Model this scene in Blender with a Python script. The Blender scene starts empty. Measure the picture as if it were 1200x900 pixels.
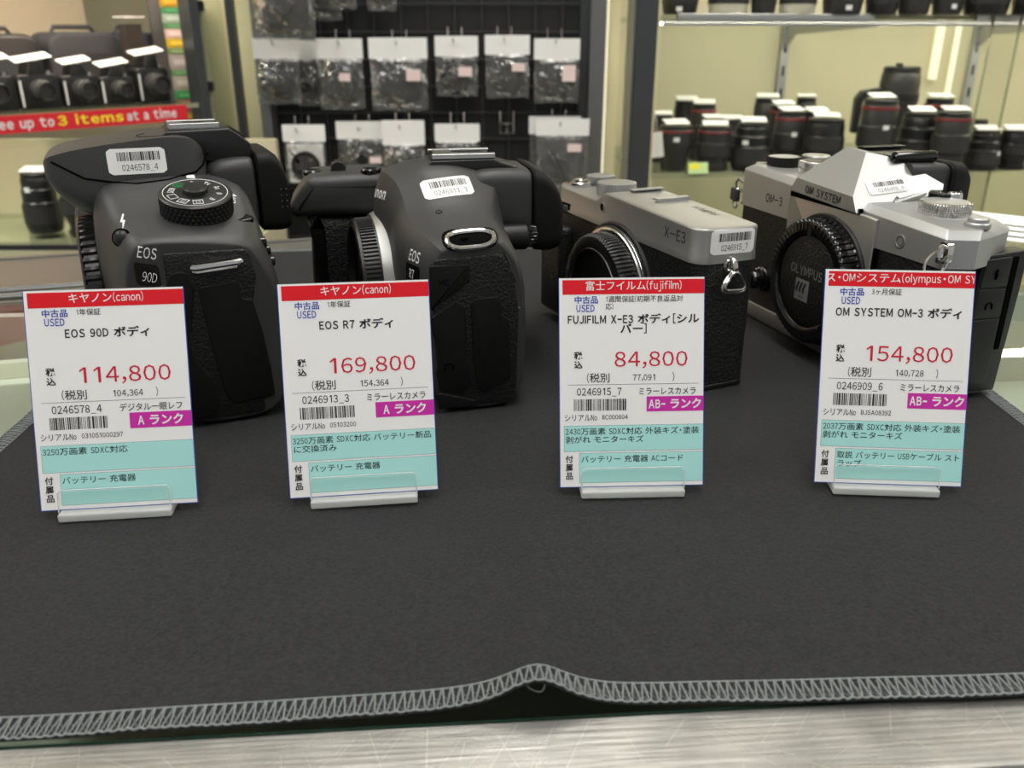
import bpy, bmesh, math, random
from mathutils import Vector, Matrix
from mathutils.bvhtree import BVHTree
from math import sin, cos, pi, radians, sqrt, atan2

SC = bpy.context.scene
COL = SC.collection
random.seed(7)

# ------------------------------------------------------------------ camera, world, light
CAM_H, PITCH = 0.137, radians(22.2)
cam_data = bpy.data.cameras.new('camera')
cam_data.sensor_fit = 'HORIZONTAL'
cam_data.sensor_width = 36.0
cam_data.lens = 36.0 * 1000.0 / 1200.0
cam_data.clip_start = 0.01
cam_data.clip_end = 50
cam_data.dof.use_dof = True
cam_data.dof.focus_distance = 0.29
cam_data.dof.aperture_fstop = 20.0
cam = bpy.data.objects.new('camera', cam_data)
COL.objects.link(cam)
cam.location = (0, 0, CAM_H)
cam.rotation_euler = (pi / 2 - PITCH, 0, 0)
SC.camera = cam

W = bpy.data.worlds.new('world')
SC.world = W
W.use_nodes = True
W.node_tree.nodes['Background'].inputs[0].default_value = (0.95, 0.98, 1.0, 1)
W.node_tree.nodes['Background'].inputs[1].default_value = 0.36

SC.view_settings.view_transform = 'Standard'
SC.view_settings.look = 'None'
SC.view_settings.gamma = 1.0
SC.view_settings.use_curve_mapping = False
SC.view_settings.exposure = 0.0

LAMP_POWER = 11.2
ADDED_CASE_LED = 38.0  # strength of the strips added to brighten the case interiors

# ------------------------------------------------------------------ materials
def lin(c):
    return tuple((v / 12.92 if v <= 0.04045 else ((v + 0.055) / 1.055) ** 2.4) for v in c)

def rgb(r, g, b):
    return lin((r / 255, g / 255, b / 255))

def mat(name, col, rough=0.5, metal=0.0, spec=0.5, bump=None, var=None, coat=0.0, emit=None, estr=0.0):
    """bump = (scale, strength, kind); var = (scale, amount) colour mottling that belongs to the surface"""
    m = bpy.data.materials.new(name)
    m.use_nodes = True
    nt = m.node_tree
    b = nt.nodes['Principled BSDF']
    b.inputs['Base Color'].default_value = (*col, 1)
    b.inputs['Roughness'].default_value = rough
    b.inputs['Metallic'].default_value = metal
    b.inputs['Specular IOR Level'].default_value = spec
    b.inputs['Coat Weight'].default_value = coat
    b.inputs['Coat Roughness'].default_value = 0.08
    if emit:
        b.inputs['Emission Color'].default_value = (*emit, 1)
        b.inputs['Emission Strength'].default_value = estr
    if bump or var:
        tc = nt.nodes.new('ShaderNodeTexCoord')
    if bump:
        kind = bump[2] if len(bump) > 2 else 'noise'
        if kind == 'voronoi':
            t = nt.nodes.new('ShaderNodeTexVoronoi')
            t.inputs['Scale'].default_value = bump[0]
            out = t.outputs['Distance']
            nz = nt.nodes.new('ShaderNodeTexNoise')
            nz.inputs['Scale'].default_value = bump[0] * 0.6
            mx = nt.nodes.new('ShaderNodeVectorMath'); mx.operation = 'SCALE'
            mx.inputs['Scale'].default_value = 1.2 / bump[0]
            ad = nt.nodes.new('ShaderNodeVectorMath')
            nt.links.new(tc.outputs['Object'], nz.inputs['Vector'])
            nt.links.new(nz.outputs['Color'], mx.inputs[0])
            nt.links.new(tc.outputs['Object'], ad.inputs[0])
            nt.links.new(mx.outputs[0], ad.inputs[1])
            nt.links.new(ad.outputs[0], t.inputs['Vector'])
        elif kind == 'brush':
            mp = nt.nodes.new('ShaderNodeMapping')
            mp.inputs['Scale'].default_value = (0.04, 1, 1)
            t = nt.nodes.new('ShaderNodeTexNoise')
            t.inputs['Scale'].default_value = bump[0]
            t.inputs['Detail'].default_value = 4
            nt.links.new(tc.outputs['Object'], mp.inputs[0])
            nt.links.new(mp.outputs[0], t.inputs['Vector'])
            out = t.outputs[0]
        else:
            t = nt.nodes.new('ShaderNodeTexNoise')
            t.inputs['Scale'].default_value = bump[0]
            t.inputs['Detail'].default_value = 3
            nt.links.new(tc.outputs['Object'], t.inputs['Vector'])
            out = t.outputs[0]
        bp = nt.nodes.new('ShaderNodeBump')
        bp.inputs['Strength'].default_value = bump[1]
        bp.inputs['Distance'].default_value = bump[3] if len(bump) > 3 else 0.0003
        nt.links.new(out, bp.inputs['Height'])
        nt.links.new(bp.outputs[0], b.inputs['Normal'])
    if var:
        t2 = nt.nodes.new('ShaderNodeTexNoise')
        t2.inputs['Scale'].default_value = var[0]
        t2.inputs['Detail'].default_value = 6
        nt.links.new(tc.outputs['Object'], t2.inputs['Vector'])
        rp = nt.nodes.new('ShaderNodeValToRGB')
        rp.color_ramp.elements[0].position = 0.32
        rp.color_ramp.elements[1].position = 0.68
        rp.color_ramp.elements[0].color = (*[c * (1 - var[1]) for c in col], 1)
        rp.color_ramp.elements[1].color = (*[min(1, c * (1 + var[1])) for c in col], 1)
        nt.links.new(t2.outputs[0], rp.inputs[0])
        nt.links.new(rp.outputs[0], b.inputs['Base Color'])
    return m

def clear(name, tint=(1, 1, 1), rough=0.03, ior=1.5, haze=0.0, bump=None, film=False):
    """clear plastic or glass sheet: fresnel mix of gloss and see-through"""
    m = bpy.data.materials.new(name)
    m.use_nodes = True
    nt = m.node_tree
    nt.nodes.remove(nt.nodes['Principled BSDF'])
    out = nt.nodes['Material Output']
    tr = nt.nodes.new('ShaderNodeBsdfTransparent'); tr.inputs[0].default_value = (*tint, 1)
    gl = nt.nodes.new('ShaderNodeBsdfGlossy'); gl.inputs['Roughness'].default_value = rough
    fr = nt.nodes.new('ShaderNodeFresnel'); fr.inputs[0].default_value = ior
    mx = nt.nodes.new('ShaderNodeMixShader')
    gm = nt.nodes.new('ShaderNodeNewGeometry')
    inv = nt.nodes.new('ShaderNodeMath'); inv.operation = 'SUBTRACT'; inv.inputs[0].default_value = 1.0
    mul = nt.nodes.new('ShaderNodeMath'); mul.operation = 'MULTIPLY'
    nt.links.new(gm.outputs['Backfacing'], inv.inputs[1])
    nt.links.new(fr.outputs[0], mul.inputs[0]); nt.links.new(inv.outputs[0], mul.inputs[1])
    nt.links.new((fr if film else mul).outputs[0], mx.inputs[0])
    nt.links.new(tr.outputs[0], mx.inputs[1])
    nt.links.new(gl.outputs[0], mx.inputs[2])
    last = mx
    if haze:
        df = nt.nodes.new('ShaderNodeBsdfDiffuse'); df.inputs[0].default_value = (0.8, 0.8, 0.78, 1)
        m2 = nt.nodes.new('ShaderNodeMixShader'); m2.inputs[0].default_value = haze
        nt.links.new(mx.outputs[0], m2.inputs[1]); nt.links.new(df.outputs[0], m2.inputs[2])
        last = m2
    if bump:
        tc = nt.nodes.new('ShaderNodeTexCoord')
        t = nt.nodes.new('ShaderNodeTexNoise'); t.inputs['Scale'].default_value = bump[0]; t.inputs['Detail'].default_value = 2
        bp = nt.nodes.new('ShaderNodeBump'); bp.inputs['Strength'].default_value = bump[1]; bp.inputs['Distance'].default_value = bump[2]
        nt.links.new(tc.outputs['Object'], t.inputs['Vector']); nt.links.new(t.outputs[0], bp.inputs['Height'])
        nt.links.new(bp.outputs[0], gl.inputs['Normal']); nt.links.new(bp.outputs[0], fr.inputs['Normal'])
    nt.links.new(last.outputs[0], out.inputs[0])
    return m

M = {}
M['shell'] = mat('charcoal_plastic', (0.030, 0.030, 0.030), 0.48, spec=0.45, bump=(2600, 0.12))
M['shell_dark'] = mat('black_plastic', (0.008, 0.008, 0.008), 0.38, spec=0.4, bump=(2600, 0.1))
M['rubber'] = mat('black_rubber', (0.004, 0.004, 0.004), 0.55, spec=0.22)
M['grain'] = mat('black_grained_covering', (0.007, 0.007, 0.007), 0.42, spec=0.4, bump=(1000, 0.7, 'voronoi', 0.0004))
M['finegrain'] = mat('black_fine_leatherette', (0.006, 0.006, 0.006), 0.4, spec=0.45, bump=(1150, 0.9, 'voronoi', 0.0004))
M['gloss_black'] = mat('gloss_black', (0.004, 0.004, 0.004), 0.12, spec=0.5)
M['cap_black'] = mat('cap_black', (0.009, 0.009, 0.009), 0.33, spec=0.45)
M['void'] = mat('deep_black', (0.001, 0.001, 0.001), 0.8, spec=0.05)
M['silver'] = mat('satin_silver', (0.36, 0.355, 0.34), 0.36, metal=0.75, bump=(4000, 0.04))
M['silver_light'] = mat('bright_satin_silver', (0.42, 0.42, 0.41), 0.4, metal=0.72, bump=(4000, 0.04))
M['chrome'] = mat('polished_metal', (0.72, 0.71, 0.69), 0.14, metal=1.0)
M['steel'] = mat('brushed_steel', (0.60, 0.60, 0.58), 0.3, metal=1.0)
M['gunmetal'] = mat('grey_metal', (0.25, 0.25, 0.25), 0.35, metal=0.9)
M['white_print'] = mat('white_print', (0.75, 0.75, 0.75), 0.5)
M['black_print'] = mat('black_print', (0.008, 0.008, 0.008), 0.5)
M['grey_print'] = mat('grey_print', (0.08, 0.08, 0.08), 0.6)
M['green_print'] = mat('green_print', (0.02, 0.35, 0.08), 0.5)
M['sticker'] = mat('white_sticker_paper', (0.78, 0.77, 0.75), 0.45)
M['card'] = mat('white_card', (0.80, 0.79, 0.775), 0.35, spec=0.3)
M['card_red'] = mat('card_red', rgb(214, 26, 38), 0.35, spec=0.3)
M['card_teal'] = mat('card_teal', rgb(166, 219, 214), 0.35, spec=0.3)
M['card_magenta'] = mat('card_magenta', rgb(196, 45, 158), 0.35, spec=0.3)
M['card_blue'] = mat('card_blue_print', rgb(20, 62, 165), 0.4, spec=0.3)
M['card_edge'] = mat('card_blue_edge', rgb(52, 78, 170), 0.4, spec=0.3)
M['price_red'] = mat('card_price_red', rgb(196, 28, 52), 0.4, spec=0.3)
M['acrylic'] = clear('clear_acrylic', (0.98, 0.985, 0.983), 0.05, 1.16, 0.015)
M['acrylic_edge'] = clear('clear_acrylic_edge', (0.88, 0.9, 0.89), 0.14, 1.8, 0.42, (900, 0.6, 0.0006))
M['glass'] = clear('sheet_glass', (0.90, 0.94, 0.91), 0.01, 1.5)
M['pane'] = clear('thin_pane_glass', (0.975, 0.978, 0.97), 0.01, 1.2)
M['glass_edge'] = mat('green_glass_edge', (0.012, 0.03, 0.02), 0.1, spec=0.6)
M['bag'] = clear('clear_plastic_bag', (0.86, 0.86, 0.85), 0.12, 1.6, 0.05, (42, 1.0, 0.007), True)

# ------------------------------------------------------------------ geometry helpers (millimetres in, metres out)
def fillet(pts, rs, n=5):
    """round the corners of a closed 2-D outline; rs = radius or list of radii"""
    out = []
    N = len(pts)
    if not isinstance(rs, (list, tuple)):
        rs = [rs] * N
    for i in range(N):
        p0, p, p1 = Vector(pts[i - 1]), Vector(pts[i]), Vector(pts[(i + 1) % N])
        r = rs[i]
        a, b = (p0 - p), (p1 - p)
        la, lb = a.length, b.length
        if r <= 0 or la < 1e-6 or lb < 1e-6:
            out.append(tuple(p)); continue
        a /= la; b /= lb
        ang = a.angle(b)
        if abs(ang - pi) < 1e-3:
            out.append(tuple(p)); continue
        d = min(r / math.tan(ang / 2), la * 0.49, lb * 0.49)
        q0, q1 = p + a * d, p + b * d
        for k in range(n + 1):
            t = k / n
            q = q0 * (1 - t) ** 2 + p * 2 * t * (1 - t) + q1 * t * t
            out.append(tuple(q))
    return out

def rect(x0, y0, x1, y1):
    return [(x0, y0), (x1, y0), (x1, y1), (x0, y1)]

def circle(cx, cy, r, n=32, ry=None):
    ry = ry or r
    return [(cx + r * cos(2 * pi * k / n), cy + ry * sin(2 * pi * k / n)) for k in range(n)]

_tc, _gc = {}, {}
def glyph(ch, bold, res):
    """outline of one character, filled, em size 1"""
    key = (ch, bold, res)
    if key in _gc: return _gc[key]
    cu = bpy.data.curves.new('glyph', 'FONT')
    cu.body = ch; cu.size = 1.0; cu.offset = bold; cu.resolution_u = res
    ob = bpy.data.objects.new('glyph', cu)
    COL.objects.link(ob)
    bpy.context.view_layer.update()
    dg = bpy.context.evaluated_depsgraph_get()
    me = bpy.data.meshes.new_from_object(ob.evaluated_get(dg), depsgraph=dg)
    vs = [(v.co.x, v.co.y) for v in me.vertices]
    fs = [tuple(p.vertices) for p in me.polygons]
    bpy.data.objects.remove(ob); bpy.data.curves.remove(cu); bpy.data.meshes.remove(me)
    _gc[key] = (vs, fs)
    return vs, fs

def text_geo(s, size=1.0, align='CENTER', bold=0.0, sx=1.0, leading=1.0, res=2):
    """gothic lettering: latin characters are taken from the full-width set and set tight"""
    key = (s, size, align, bold, sx, leading, res)
    if key in _tc: return _tc[key]
    V, Fc = [], []; x = 0.0
    for ch in s:
        if ch == ' ': x += 0.32; continue
        wide = ch
        if 33 <= ord(ch) <= 126: wide = chr(ord(ch) + 0xFEE0)
        if ch in '1Il１':
            t = 0.055 + bold; vs = [(0.5 - t, -bold), (0.5 + t, -bold), (0.5 + t, (0.80 if ch == 'l' else 0.74) + bold), (0.5 - t, (0.80 if ch == 'l' else 0.74) + bold)]; fs = [(0, 1, 2, 3)]
            if ch in '1１': vs += [(0.5 - t, 0.64 - 2 * bold), (0.5 - t, 0.74 + bold), (0.26, 0.60 + bold), (0.26, 0.52 - bold)]; fs += [(4, 5, 6, 7)]
        else: vs, fs = glyph(wide, bold, res)
        if not vs: x += 0.3; continue
        if wide != ch or ch in '（）−［］':
            a, b_ = min(v[0] for v in vs), max(v[0] for v in vs)
            vs = [(a + (v[0] - a) * 0.7, v[1]) for v in vs]
            w = (b_ - a) * 0.7
            bear = max(0.035, (0.43 - w) / 2) if ch.isdigit() else 0.042
            dx = x + bear - a; x += w + 2 * bear
            if ch == '_': 
                vs = [(a + (v[0] - a) * 0.6, v[1]) for v in vs]; x -= w * 0.4
        else:
            dx = x; x += 1.0 if ord(ch) > 0x2E7F else 0.6
            if ch == '・': dx -= 0.25; x -= 0.5
        o = len(V); V += [(v[0] + dx, v[1]) for v in vs]; Fc += [tuple(i + o for i in f) for f in fs]
    off = {'LEFT': 0, 'CENTER': -x / 2, 'RIGHT': -x}[align]
    V = [((vx + off) * size * sx, vy * size) for vx, vy in V]
    _tc[key] = (V, Fc)
    return V, Fc

class MB:
    """collects faces and links them as ONE mesh object"""
    def __init__(s):
        s.v = []; s.f = []; s.m = []; s.mats = []; s.X = Matrix.Identity(4); s.cr = {}
    def mi(s, m):
        if m not in s.mats: s.mats.append(m)
        return s.mats.index(m)
    def add(s, vs, fs, m):
        o = len(s.v); k = s.mi(m)
        s.v += [tuple(s.X @ Vector(v)) for v in vs]
        s.f += [tuple(i + o for i in f) for f in fs]
        s.m += [k] * len(fs)
    def loft(s, rings, m, cap=True, closed=True, wrap=False):
        n = len(rings[0]); vs = [v for r in rings for v in r]; fs = []
        R = len(rings)
        for i in range(R if wrap else R - 1):
            i2 = (i + 1) % R
            for j in range(n if closed else n - 1):
                j2 = (j + 1) % n
                fs.append((i * n + j, i * n + j2, i2 * n + j2, i2 * n + j))
        if cap and not wrap:
            fs.append(tuple(reversed(range(n)))); fs.append(tuple((R - 1) * n + j for j in range(n)))
        s.add(vs, fs, m)
    def prism(s, out, a, b, m, ax='z', bev=0.0, bev2=None, seg=3):
        """outline (2-D) pulled along ax from a to b, its two rims rounded by bev (inset of the outline)"""
        def put(p, h):
            return (p[0], p[1], h) if ax == 'z' else ((p[0], h, p[1]) if ax == 'y' else (h, p[0], p[1]))
        A = sum(out[i - 1][0] * out[i][1] - out[i][0] * out[i - 1][1] for i in range(len(out)))
        if A < 0: out = list(reversed(out))
        def inset(d):
            if d == 0: return out
            N = len(out); q = []
            for i in range(N):
                p0, p, p1 = Vector(out[i - 1]), Vector(out[i]), Vector(out[(i + 1) % N])
                e0, e1 = (p - p0), (p1 - p)
                if e0.length < 1e-9: e0 = e1
                if e1.length < 1e-9: e1 = e0
                e0 = e0.normalized(); e1 = e1.normalized()
                n0, n1 = Vector((-e0.y, e0.x)), Vector((-e1.y, e1.x))
                nn = n0 + n1
                if nn.length < 1e-6: nn = n0
                nn = nn.normalized()
                q.append(tuple(p + nn * d / max(0.4, nn.dot(n0))))
            return q
        if bev2 is None: bev2 = bev
        rings = []
        sgn = 1 if b > a else -1
        if bev > 0:
            for k in range(seg + 1):
                t = pi / 2 * k / seg
                rings.append([put(p, a + sgn * bev * (1 - sin(t))) for p in inset(bev * (1 - cos(t)))][:])
            rings = rings[::-1] if False else rings
            rings = [[put(p, a + sgn * bev * (1 - cos(pi / 2 * k / seg))) for p in inset(bev * (1 - sin(pi / 2 * k / seg)))] for k in range(seg + 1)]
        else:
            rings.append([put(p, a) for p in out])
        if bev2 > 0:
            rings += [[put(p, b - sgn * bev2 * (1 - sin(pi / 2 * k / seg))) for p in inset(bev2 * (1 - cos(pi / 2 * k / seg)))] for k in range(seg + 1)]
        else:
            rings.append([put(p, b) for p in out])
        s.loft(rings, m)
    def box(s, x0, y0, z0, x1, y1, z1, m, r=0.0, ax='z', bev=0.0):
        if ax == 'z': o, a, b = rect(x0, y0, x1, y1), z0, z1
        elif ax == 'y': o, a, b = rect(x0, z0, x1, z1), y0, y1
        else: o, a, b = rect(y0, z0, y1, z1), x0, x1
        if r: o = fillet(o, r)
        s.prism(o, a, b, m, ax, bev)
    def lathe(s, prof, m, c=(0, 0, 0), ax='z', n=48, knurl=None, T=None):
        """prof = [(r, h)]; knurl = (set of profile indices, depth, count)"""
        rings = []
        for i, (r, h) in enumerate(prof):
            ring = []
            for k in range(n):
                rr = r
                if knurl and i in knurl[0] and (k * knurl[2] // n * 1.0 == k * knurl[2] / n or True):
                    rr = r - (knurl[1] if (k * knurl[2] * 2 // n) % 2 else 0)
                x, y = rr * cos(2 * pi * k / n), rr * sin(2 * pi * k / n)
                p = (x, y, h) if ax == 'z' else ((x, h, y) if ax == 'y' else (h, x, y))
                p = Vector(p)
                if T is not None: p = T @ p
                else: p = p + Vector(c)
                ring.append(tuple(p))
            rings.append(ring)
        s.loft(rings, m)
    def tube(s, path, r, m, n=6, closed=False, flat=1.0):
        P = [Vector(p) for p in path]; N = len(P); rings = []
        up = None
        for i in range(N):
            if closed: t = P[(i + 1) % N] - P[i - 1]
            else: t = P[min(i + 1, N - 1)] - P[max(i - 1, 0)]
            if t.length < 1e-9: t = Vector((0, 0, 1))
            t.normalize()
            if up is None:
                up = Vector((0, 0, 1)) if abs(t.z) < 0.9 else Vector((1, 0, 0))
            a = up - t * up.dot(t)
            if a.length < 1e-6: a = t.orthogonal()
            a.normalize(); b = t.cross(a); up = a
            rings.append([tuple(P[i] + a * r * flat * cos(2 * pi * k / n) + b * r * sin(2 * pi * k / n)) for k in range(n)])
        s.loft(rings, m, wrap=closed)
    def text(s, body, f, m, size, align='CENTER', bold=0.0, sx=1.0, leading=1.0, res=2):
        """f maps a 2-D glyph point to 3-D"""
        vs, fs = text_geo(body, size, align, bold, sx, leading, res)
        s.add([f(x, y) for x, y in vs], fs, m)
    def poly(s, pts, m):
        s.add(pts, [tuple(range(len(pts)))], m)
    def build(s, name, parent=None, subsurf=0, bevel=0.0, angle=38, smooth=True, scale=0.001, fix=True):
        me = bpy.data.meshes.new(name)
        me.from_pydata([tuple(c * scale for c in v) for v in s.v], [], s.f)
        for m in s.mats: me.materials.append(m)
        me.polygons.foreach_set('material_index', s.m)
        if fix:
            bm = bmesh.new(); bm.from_mesh(me)
            bmesh.ops.recalc_face_normals(bm, faces=bm.faces)
            bm.to_mesh(me); bm.free()
        if smooth:
            me.polygons.foreach_set('use_smooth', [True] * len(me.polygons))
            if not subsurf: me.set_sharp_from_angle(angle=radians(angle))
        if s.cr:
            at = me.attributes.new('crease_edge', 'FLOAT', 'EDGE')
            for e in me.edges:
                w = s.cr.get((min(e.vertices), max(e.vertices)))
                if w: at.data[e.index].value = w
                if w == 1.0: e.use_edge_sharp = True
        me.update()
        o = bpy.data.objects.new(name, me)
        COL.objects.link(o)
        if parent: o.parent = parent
        if bevel:
            b = o.modifiers.new('Bevel', 'BEVEL'); b.width = bevel * scale; b.segments = 2; b.limit_method = 'ANGLE'; b.angle_limit = radians(35)
        if subsurf:
            d = o.modifiers.new('Subdivision', 'SUBSURF'); d.levels = subsurf; d.render_levels = subsurf
        return o

def empty(name, loc, rz=0.0, label=None, cat=None, group=None):
    o = bpy.data.objects.new(name, None)
    o.empty_display_size = 0.01
    COL.objects.link(o)
    o.location = loc
    o.rotation_euler = (0, 0, rz)
    tag(o, label, cat, group)
    return o

def tag(o, label=None, cat=None, group=None, kind=None):
    if label: o['label'] = label
    if cat: o['category'] = cat
    if group: o['group'] = group
    if kind: o['kind'] = kind
    return o

def kids(o):
    return [c for c in bpy.data.objects if c.parent == o]

def copy_tree(o, parent=None):
    c = o.copy(); COL.objects.link(c)
    if parent: c.parent = parent
    for ch in kids(o):
        copy_tree(ch, c)
    return c

def surface(*objs):
    """ray-castable copy of parts, in their parent's millimetres"""
    bpy.context.view_layer.update()
    dg = bpy.context.evaluated_depsgraph_get()
    vs, fs = [], []
    for o in objs:
        e = o.evaluated_get(dg); me = e.to_mesh(); k = len(vs)
        vs += [v.co * 1000 for v in me.vertices]
        fs += [tuple(i + k for i in p.vertices) for p in me.polygons]
        e.to_mesh_clear()
    return BVHTree.FromPolygons(vs, fs)

def onto(bvh, p, d, lift=0.15, back=60):
    """drop point p along d onto the surface, lifted by lift"""
    p = Vector(p); d = Vector(d).normalized()
    h, nrm, i, dist = bvh.ray_cast(p - d * back, d)
    if h is None: return tuple(p)
    if nrm.dot(d) > 0: nrm = -nrm
    return tuple(h + nrm * lift * 0.5 - d * lift * 0.5)

def grid_decal(mb, bvh, f, u0, u1, v0, v1, d, m, lift=0.15, nu=10, nv=6, r=0.0):
    """a thin sheet with rounded corners laid on the surface; f(u, v) is a 3-D point near it"""
    rows = []
    for j in range(nv + 1):
        v = v0 + (v1 - v0) * j / nv
        e = min(v - v0, v1 - v); ins = 0
        if r and e < r: ins = r - sqrt(max(0, r * r - (r - e) ** 2))
        rows.append([onto(bvh, f(u0 + ins + (u1 - u0 - 2 * ins) * i / nu, v), d, lift) for i in range(nu + 1)])
    vs = [p for row in rows for p in row]; n = nu + 1
    fs = [(j * n + i, j * n + i + 1, (j + 1) * n + i + 1, (j + 1) * n + i) for j in range(nv) for i in range(nu)]
    mb.add(vs, fs, m)

def barcode(mb, f, u0, u1, v0, v1, m, seed, nbar=27):
    rnd = random.Random(seed); u = u0; tot = 0; bars = []
    while tot < 1e9 and len(bars) < nbar:
        bars.append((rnd.choice((1, 1, 1, 2, 3)), rnd.choice((1, 1, 2)))); 
    s = (u1 - u0) / (sum(a + b for a, b in bars) - bars[-1][1])
    for a, b in bars:
        mb.add([f(u, v0), f(u + a * s, v0), f(u + a * s, v1), f(u, v1)], [(0, 1, 2, 3)], m)
        u += (a + b) * s

def sticker(parent, bvh, f, d, w, h, code, seed, lift=0.2):
    """white barcode sticker: sheet, bars and number in one mesh; f(u, v) with the sticker centred on 0"""
    mb = MB()
    grid_decal(mb, bvh, f, -w / 2, w / 2, -h / 2, h / 2, d, M['sticker'], lift, 14, 10, h * 0.16)
    g = lambda u, v: onto(bvh, f(u, v), d, lift + 0.08)
    barcode(mb, g, -w * 0.33, w * 0.40, h * 0.02, h * 0.36, M['black_print'], seed)
    mb.text(code, lambda x, y: g(x + w * 0.04, y - h * 0.36), M['black_print'], h * 0.33, bold=0.004)
    return mb.build('barcode_sticker', parent, fix=False)

def px(x, y, Y=None, z=None):
    """point seen at photo pixel (x, y) at distance Y in front of the camera or at height z (metres)"""
    f = Vector((0, cos(PITCH), -sin(PITCH))); u = Vector((0, sin(PITCH), cos(PITCH)))
    r = f + Vector((1, 0, 0)) * (x - 600) / 1000 - u * (y - 450) / 1000
    t = Y / r.y if Y is not None else (z - CAM_H) / r.z
    return Vector((0, 0, CAM_H)) + r * t

# ------------------------------------------------------------------ room shell (structure)
M['wall'] = mat('cream_wall', rgb(196, 188, 156), 0.7)
M['room'] = mat('white_wall', (0.72, 0.72, 0.70), 0.8)
M['floor'] = mat('grey_floor', (0.35, 0.34, 0.32), 0.4, var=(3, 0.15))
M['lamp'] = mat('lamp_diffuser', (0.9, 0.9, 0.9), 0.5, emit=(1.0, 0.985, 0.95), estr=LAMP_POWER)
M['lamp_frame'] = mat('lamp_frame_white', (0.8, 0.8, 0.8), 0.4)
M['led'] = mat('led_strip', (0.9, 0.9, 0.8), 0.5, emit=(1.0, 0.96, 0.80), estr=ADDED_CASE_LED)  # glow of hidden strips added to light the cases
M['led_soft'] = mat('light_bar_cover', (0.5, 0.5, 0.42), 0.5, emit=(1.0, 0.93, 0.62), estr=0.75)  # weak glow put into the colour for reflected tubes and a bright edge

def struct(name, mb):
    o = mb.build(name, None, scale=1.0, smooth=False)
    o['kind'] = 'structure'
    return o

ZF, ZC = -0.95, 1.75
b = MB(); b.box(-3.2, -1.8, ZF - 0.05, 3.2, 3.2, ZF, M['floor']); struct('floor', b)
b = MB(); b.box(-3.2, -1.8, ZC, 3.2, 3.2, ZC + 0.05, M['room']); struct('ceiling', b)
b = MB(); b.box(-3.2, 2.55, ZF, 3.2, 2.62, ZC, M['wall']); struct('wall_back', b)
b = MB(); b.box(-3.25, -1.8, ZF, -3.2, 3.2, ZC, M['room']); struct('wall_left', b)
b = MB(); b.box(3.2, -1.8, ZF, 3.25, 3.2, ZC, M['room']); struct('wall_right', b)

lamp_no = 0
lamp_words = {(0, 0): 'front left', (1, 0): 'front middle', (2, 0): 'front right', (0, 1): 'rear left', (1, 1): 'rear middle', (2, 1): 'rear right'}
for i, x in enumerate((-1.5, 0.05, 1.6)):
    for j, y in enumerate((-0.5, 0.72)):
        L = empty('ceiling_light', (x, y, ZC), 0, 'long white fluorescent panel on the ceiling, %s one of six, above the frame' % lamp_words[(i, j)], 'ceiling light', 'ceiling lights')
        b = MB(); b.prism(fillet(rect(-0.2, -0.62, 0.2, 0.62), 0.02), -0.045, -0.001, M['lamp_frame']); b.build('frame', L, scale=1.0)
        b = MB(); b.prism(fillet(rect(-0.18, -0.6, 0.18, 0.6), 0.02), -0.052, -0.046, M['lamp']); b.build('diffuser', L, scale=1.0)

# ------------------------------------------------------------------ the glass counter under the cloth
M['metal_rail'] = mat('worn_aluminium', (0.37, 0.36, 0.335), 0.42, metal=0.85, bump=(900, 0.5, 'brush', 0.0004), var=(60, 0.18))
M['rail_dark'] = mat('dark_anodised', (0.05, 0.05, 0.055), 0.35, metal=0.8)
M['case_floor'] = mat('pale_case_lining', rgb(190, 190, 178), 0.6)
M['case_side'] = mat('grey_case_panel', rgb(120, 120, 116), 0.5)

def scratch(mb, rnd, n, x0, x1, y0, y1, z, m):
    for _ in range(n):
        x, y = rnd.uniform(x0, x1), rnd.uniform(y0, y1)
        a = rnd.choice((rnd.uniform(-0.15, 0.15), rnd.uniform(0.4, 2.6))); l = rnd.uniform(4, 26); w = rnd.uniform(0.05, 0.11)
        dx, dy = cos(a) * l / 2, sin(a) * l / 2
        cl = lambda q: (min(max(q[0], x0), x1), min(max(q[1], y0), y1), z)
        mb.add([cl((x - dx - dy / l * w, y - dy + dx / l * w)), cl((x - dx + dy / l * w, y - dy - dx / l * w)),
                cl((x + dx + dy / l * w, y + dy - dx / l * w)), cl((x + dx - dy / l * w, y + dy + dx / l * w))], [(0, 1, 2, 3)], m)

YAW_C = math.atan2(0.0105, 0.1446)
counter = empty('display_counter', (0.0, 0.1449, -0.0016), YAW_C, 'glass-topped shop display counter with an aluminium front edge under the black cloth', 'counter')
b = MB(); b.box(-620, 0.6, -6, 700, 330, 0, M['glass']); b.build('glass_top', counter, smooth=False)
b = MB(); b.box(-620, -0.1, -6, 700, 0.5, -0.05, M['glass_edge']); b.build('glass_edge_strip', counter, smooth=False)
b = MB()
b.prism(fillet([(-19.5, -34), (-0.3, -34), (-0.3, -0.3), (-19.5, -0.3)], [0, 0, 0, 1.2]), -620, 700, M['metal_rail'], 'x')
rail = b.build('front_rail', counter)
b = MB(); M['scratch'] = mat('bright_scratches', (0.85, 0.85, 0.82), 0.3, metal=0.9)
scratch(b, random.Random(3), 150, -170, 190, -19, -0.8, -0.27, M['scratch'])
b.build('scratches', counter, smooth=False)
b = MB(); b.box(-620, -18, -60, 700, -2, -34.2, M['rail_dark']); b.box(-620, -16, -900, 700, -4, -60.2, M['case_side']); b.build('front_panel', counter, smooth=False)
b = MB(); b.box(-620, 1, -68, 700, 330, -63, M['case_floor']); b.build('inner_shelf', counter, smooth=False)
b = MB(); b.box(-620, 330.5, -900, 700, 338, -7, M['case_floor']); b.build('rear_panel', counter, smooth=False)

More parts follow.
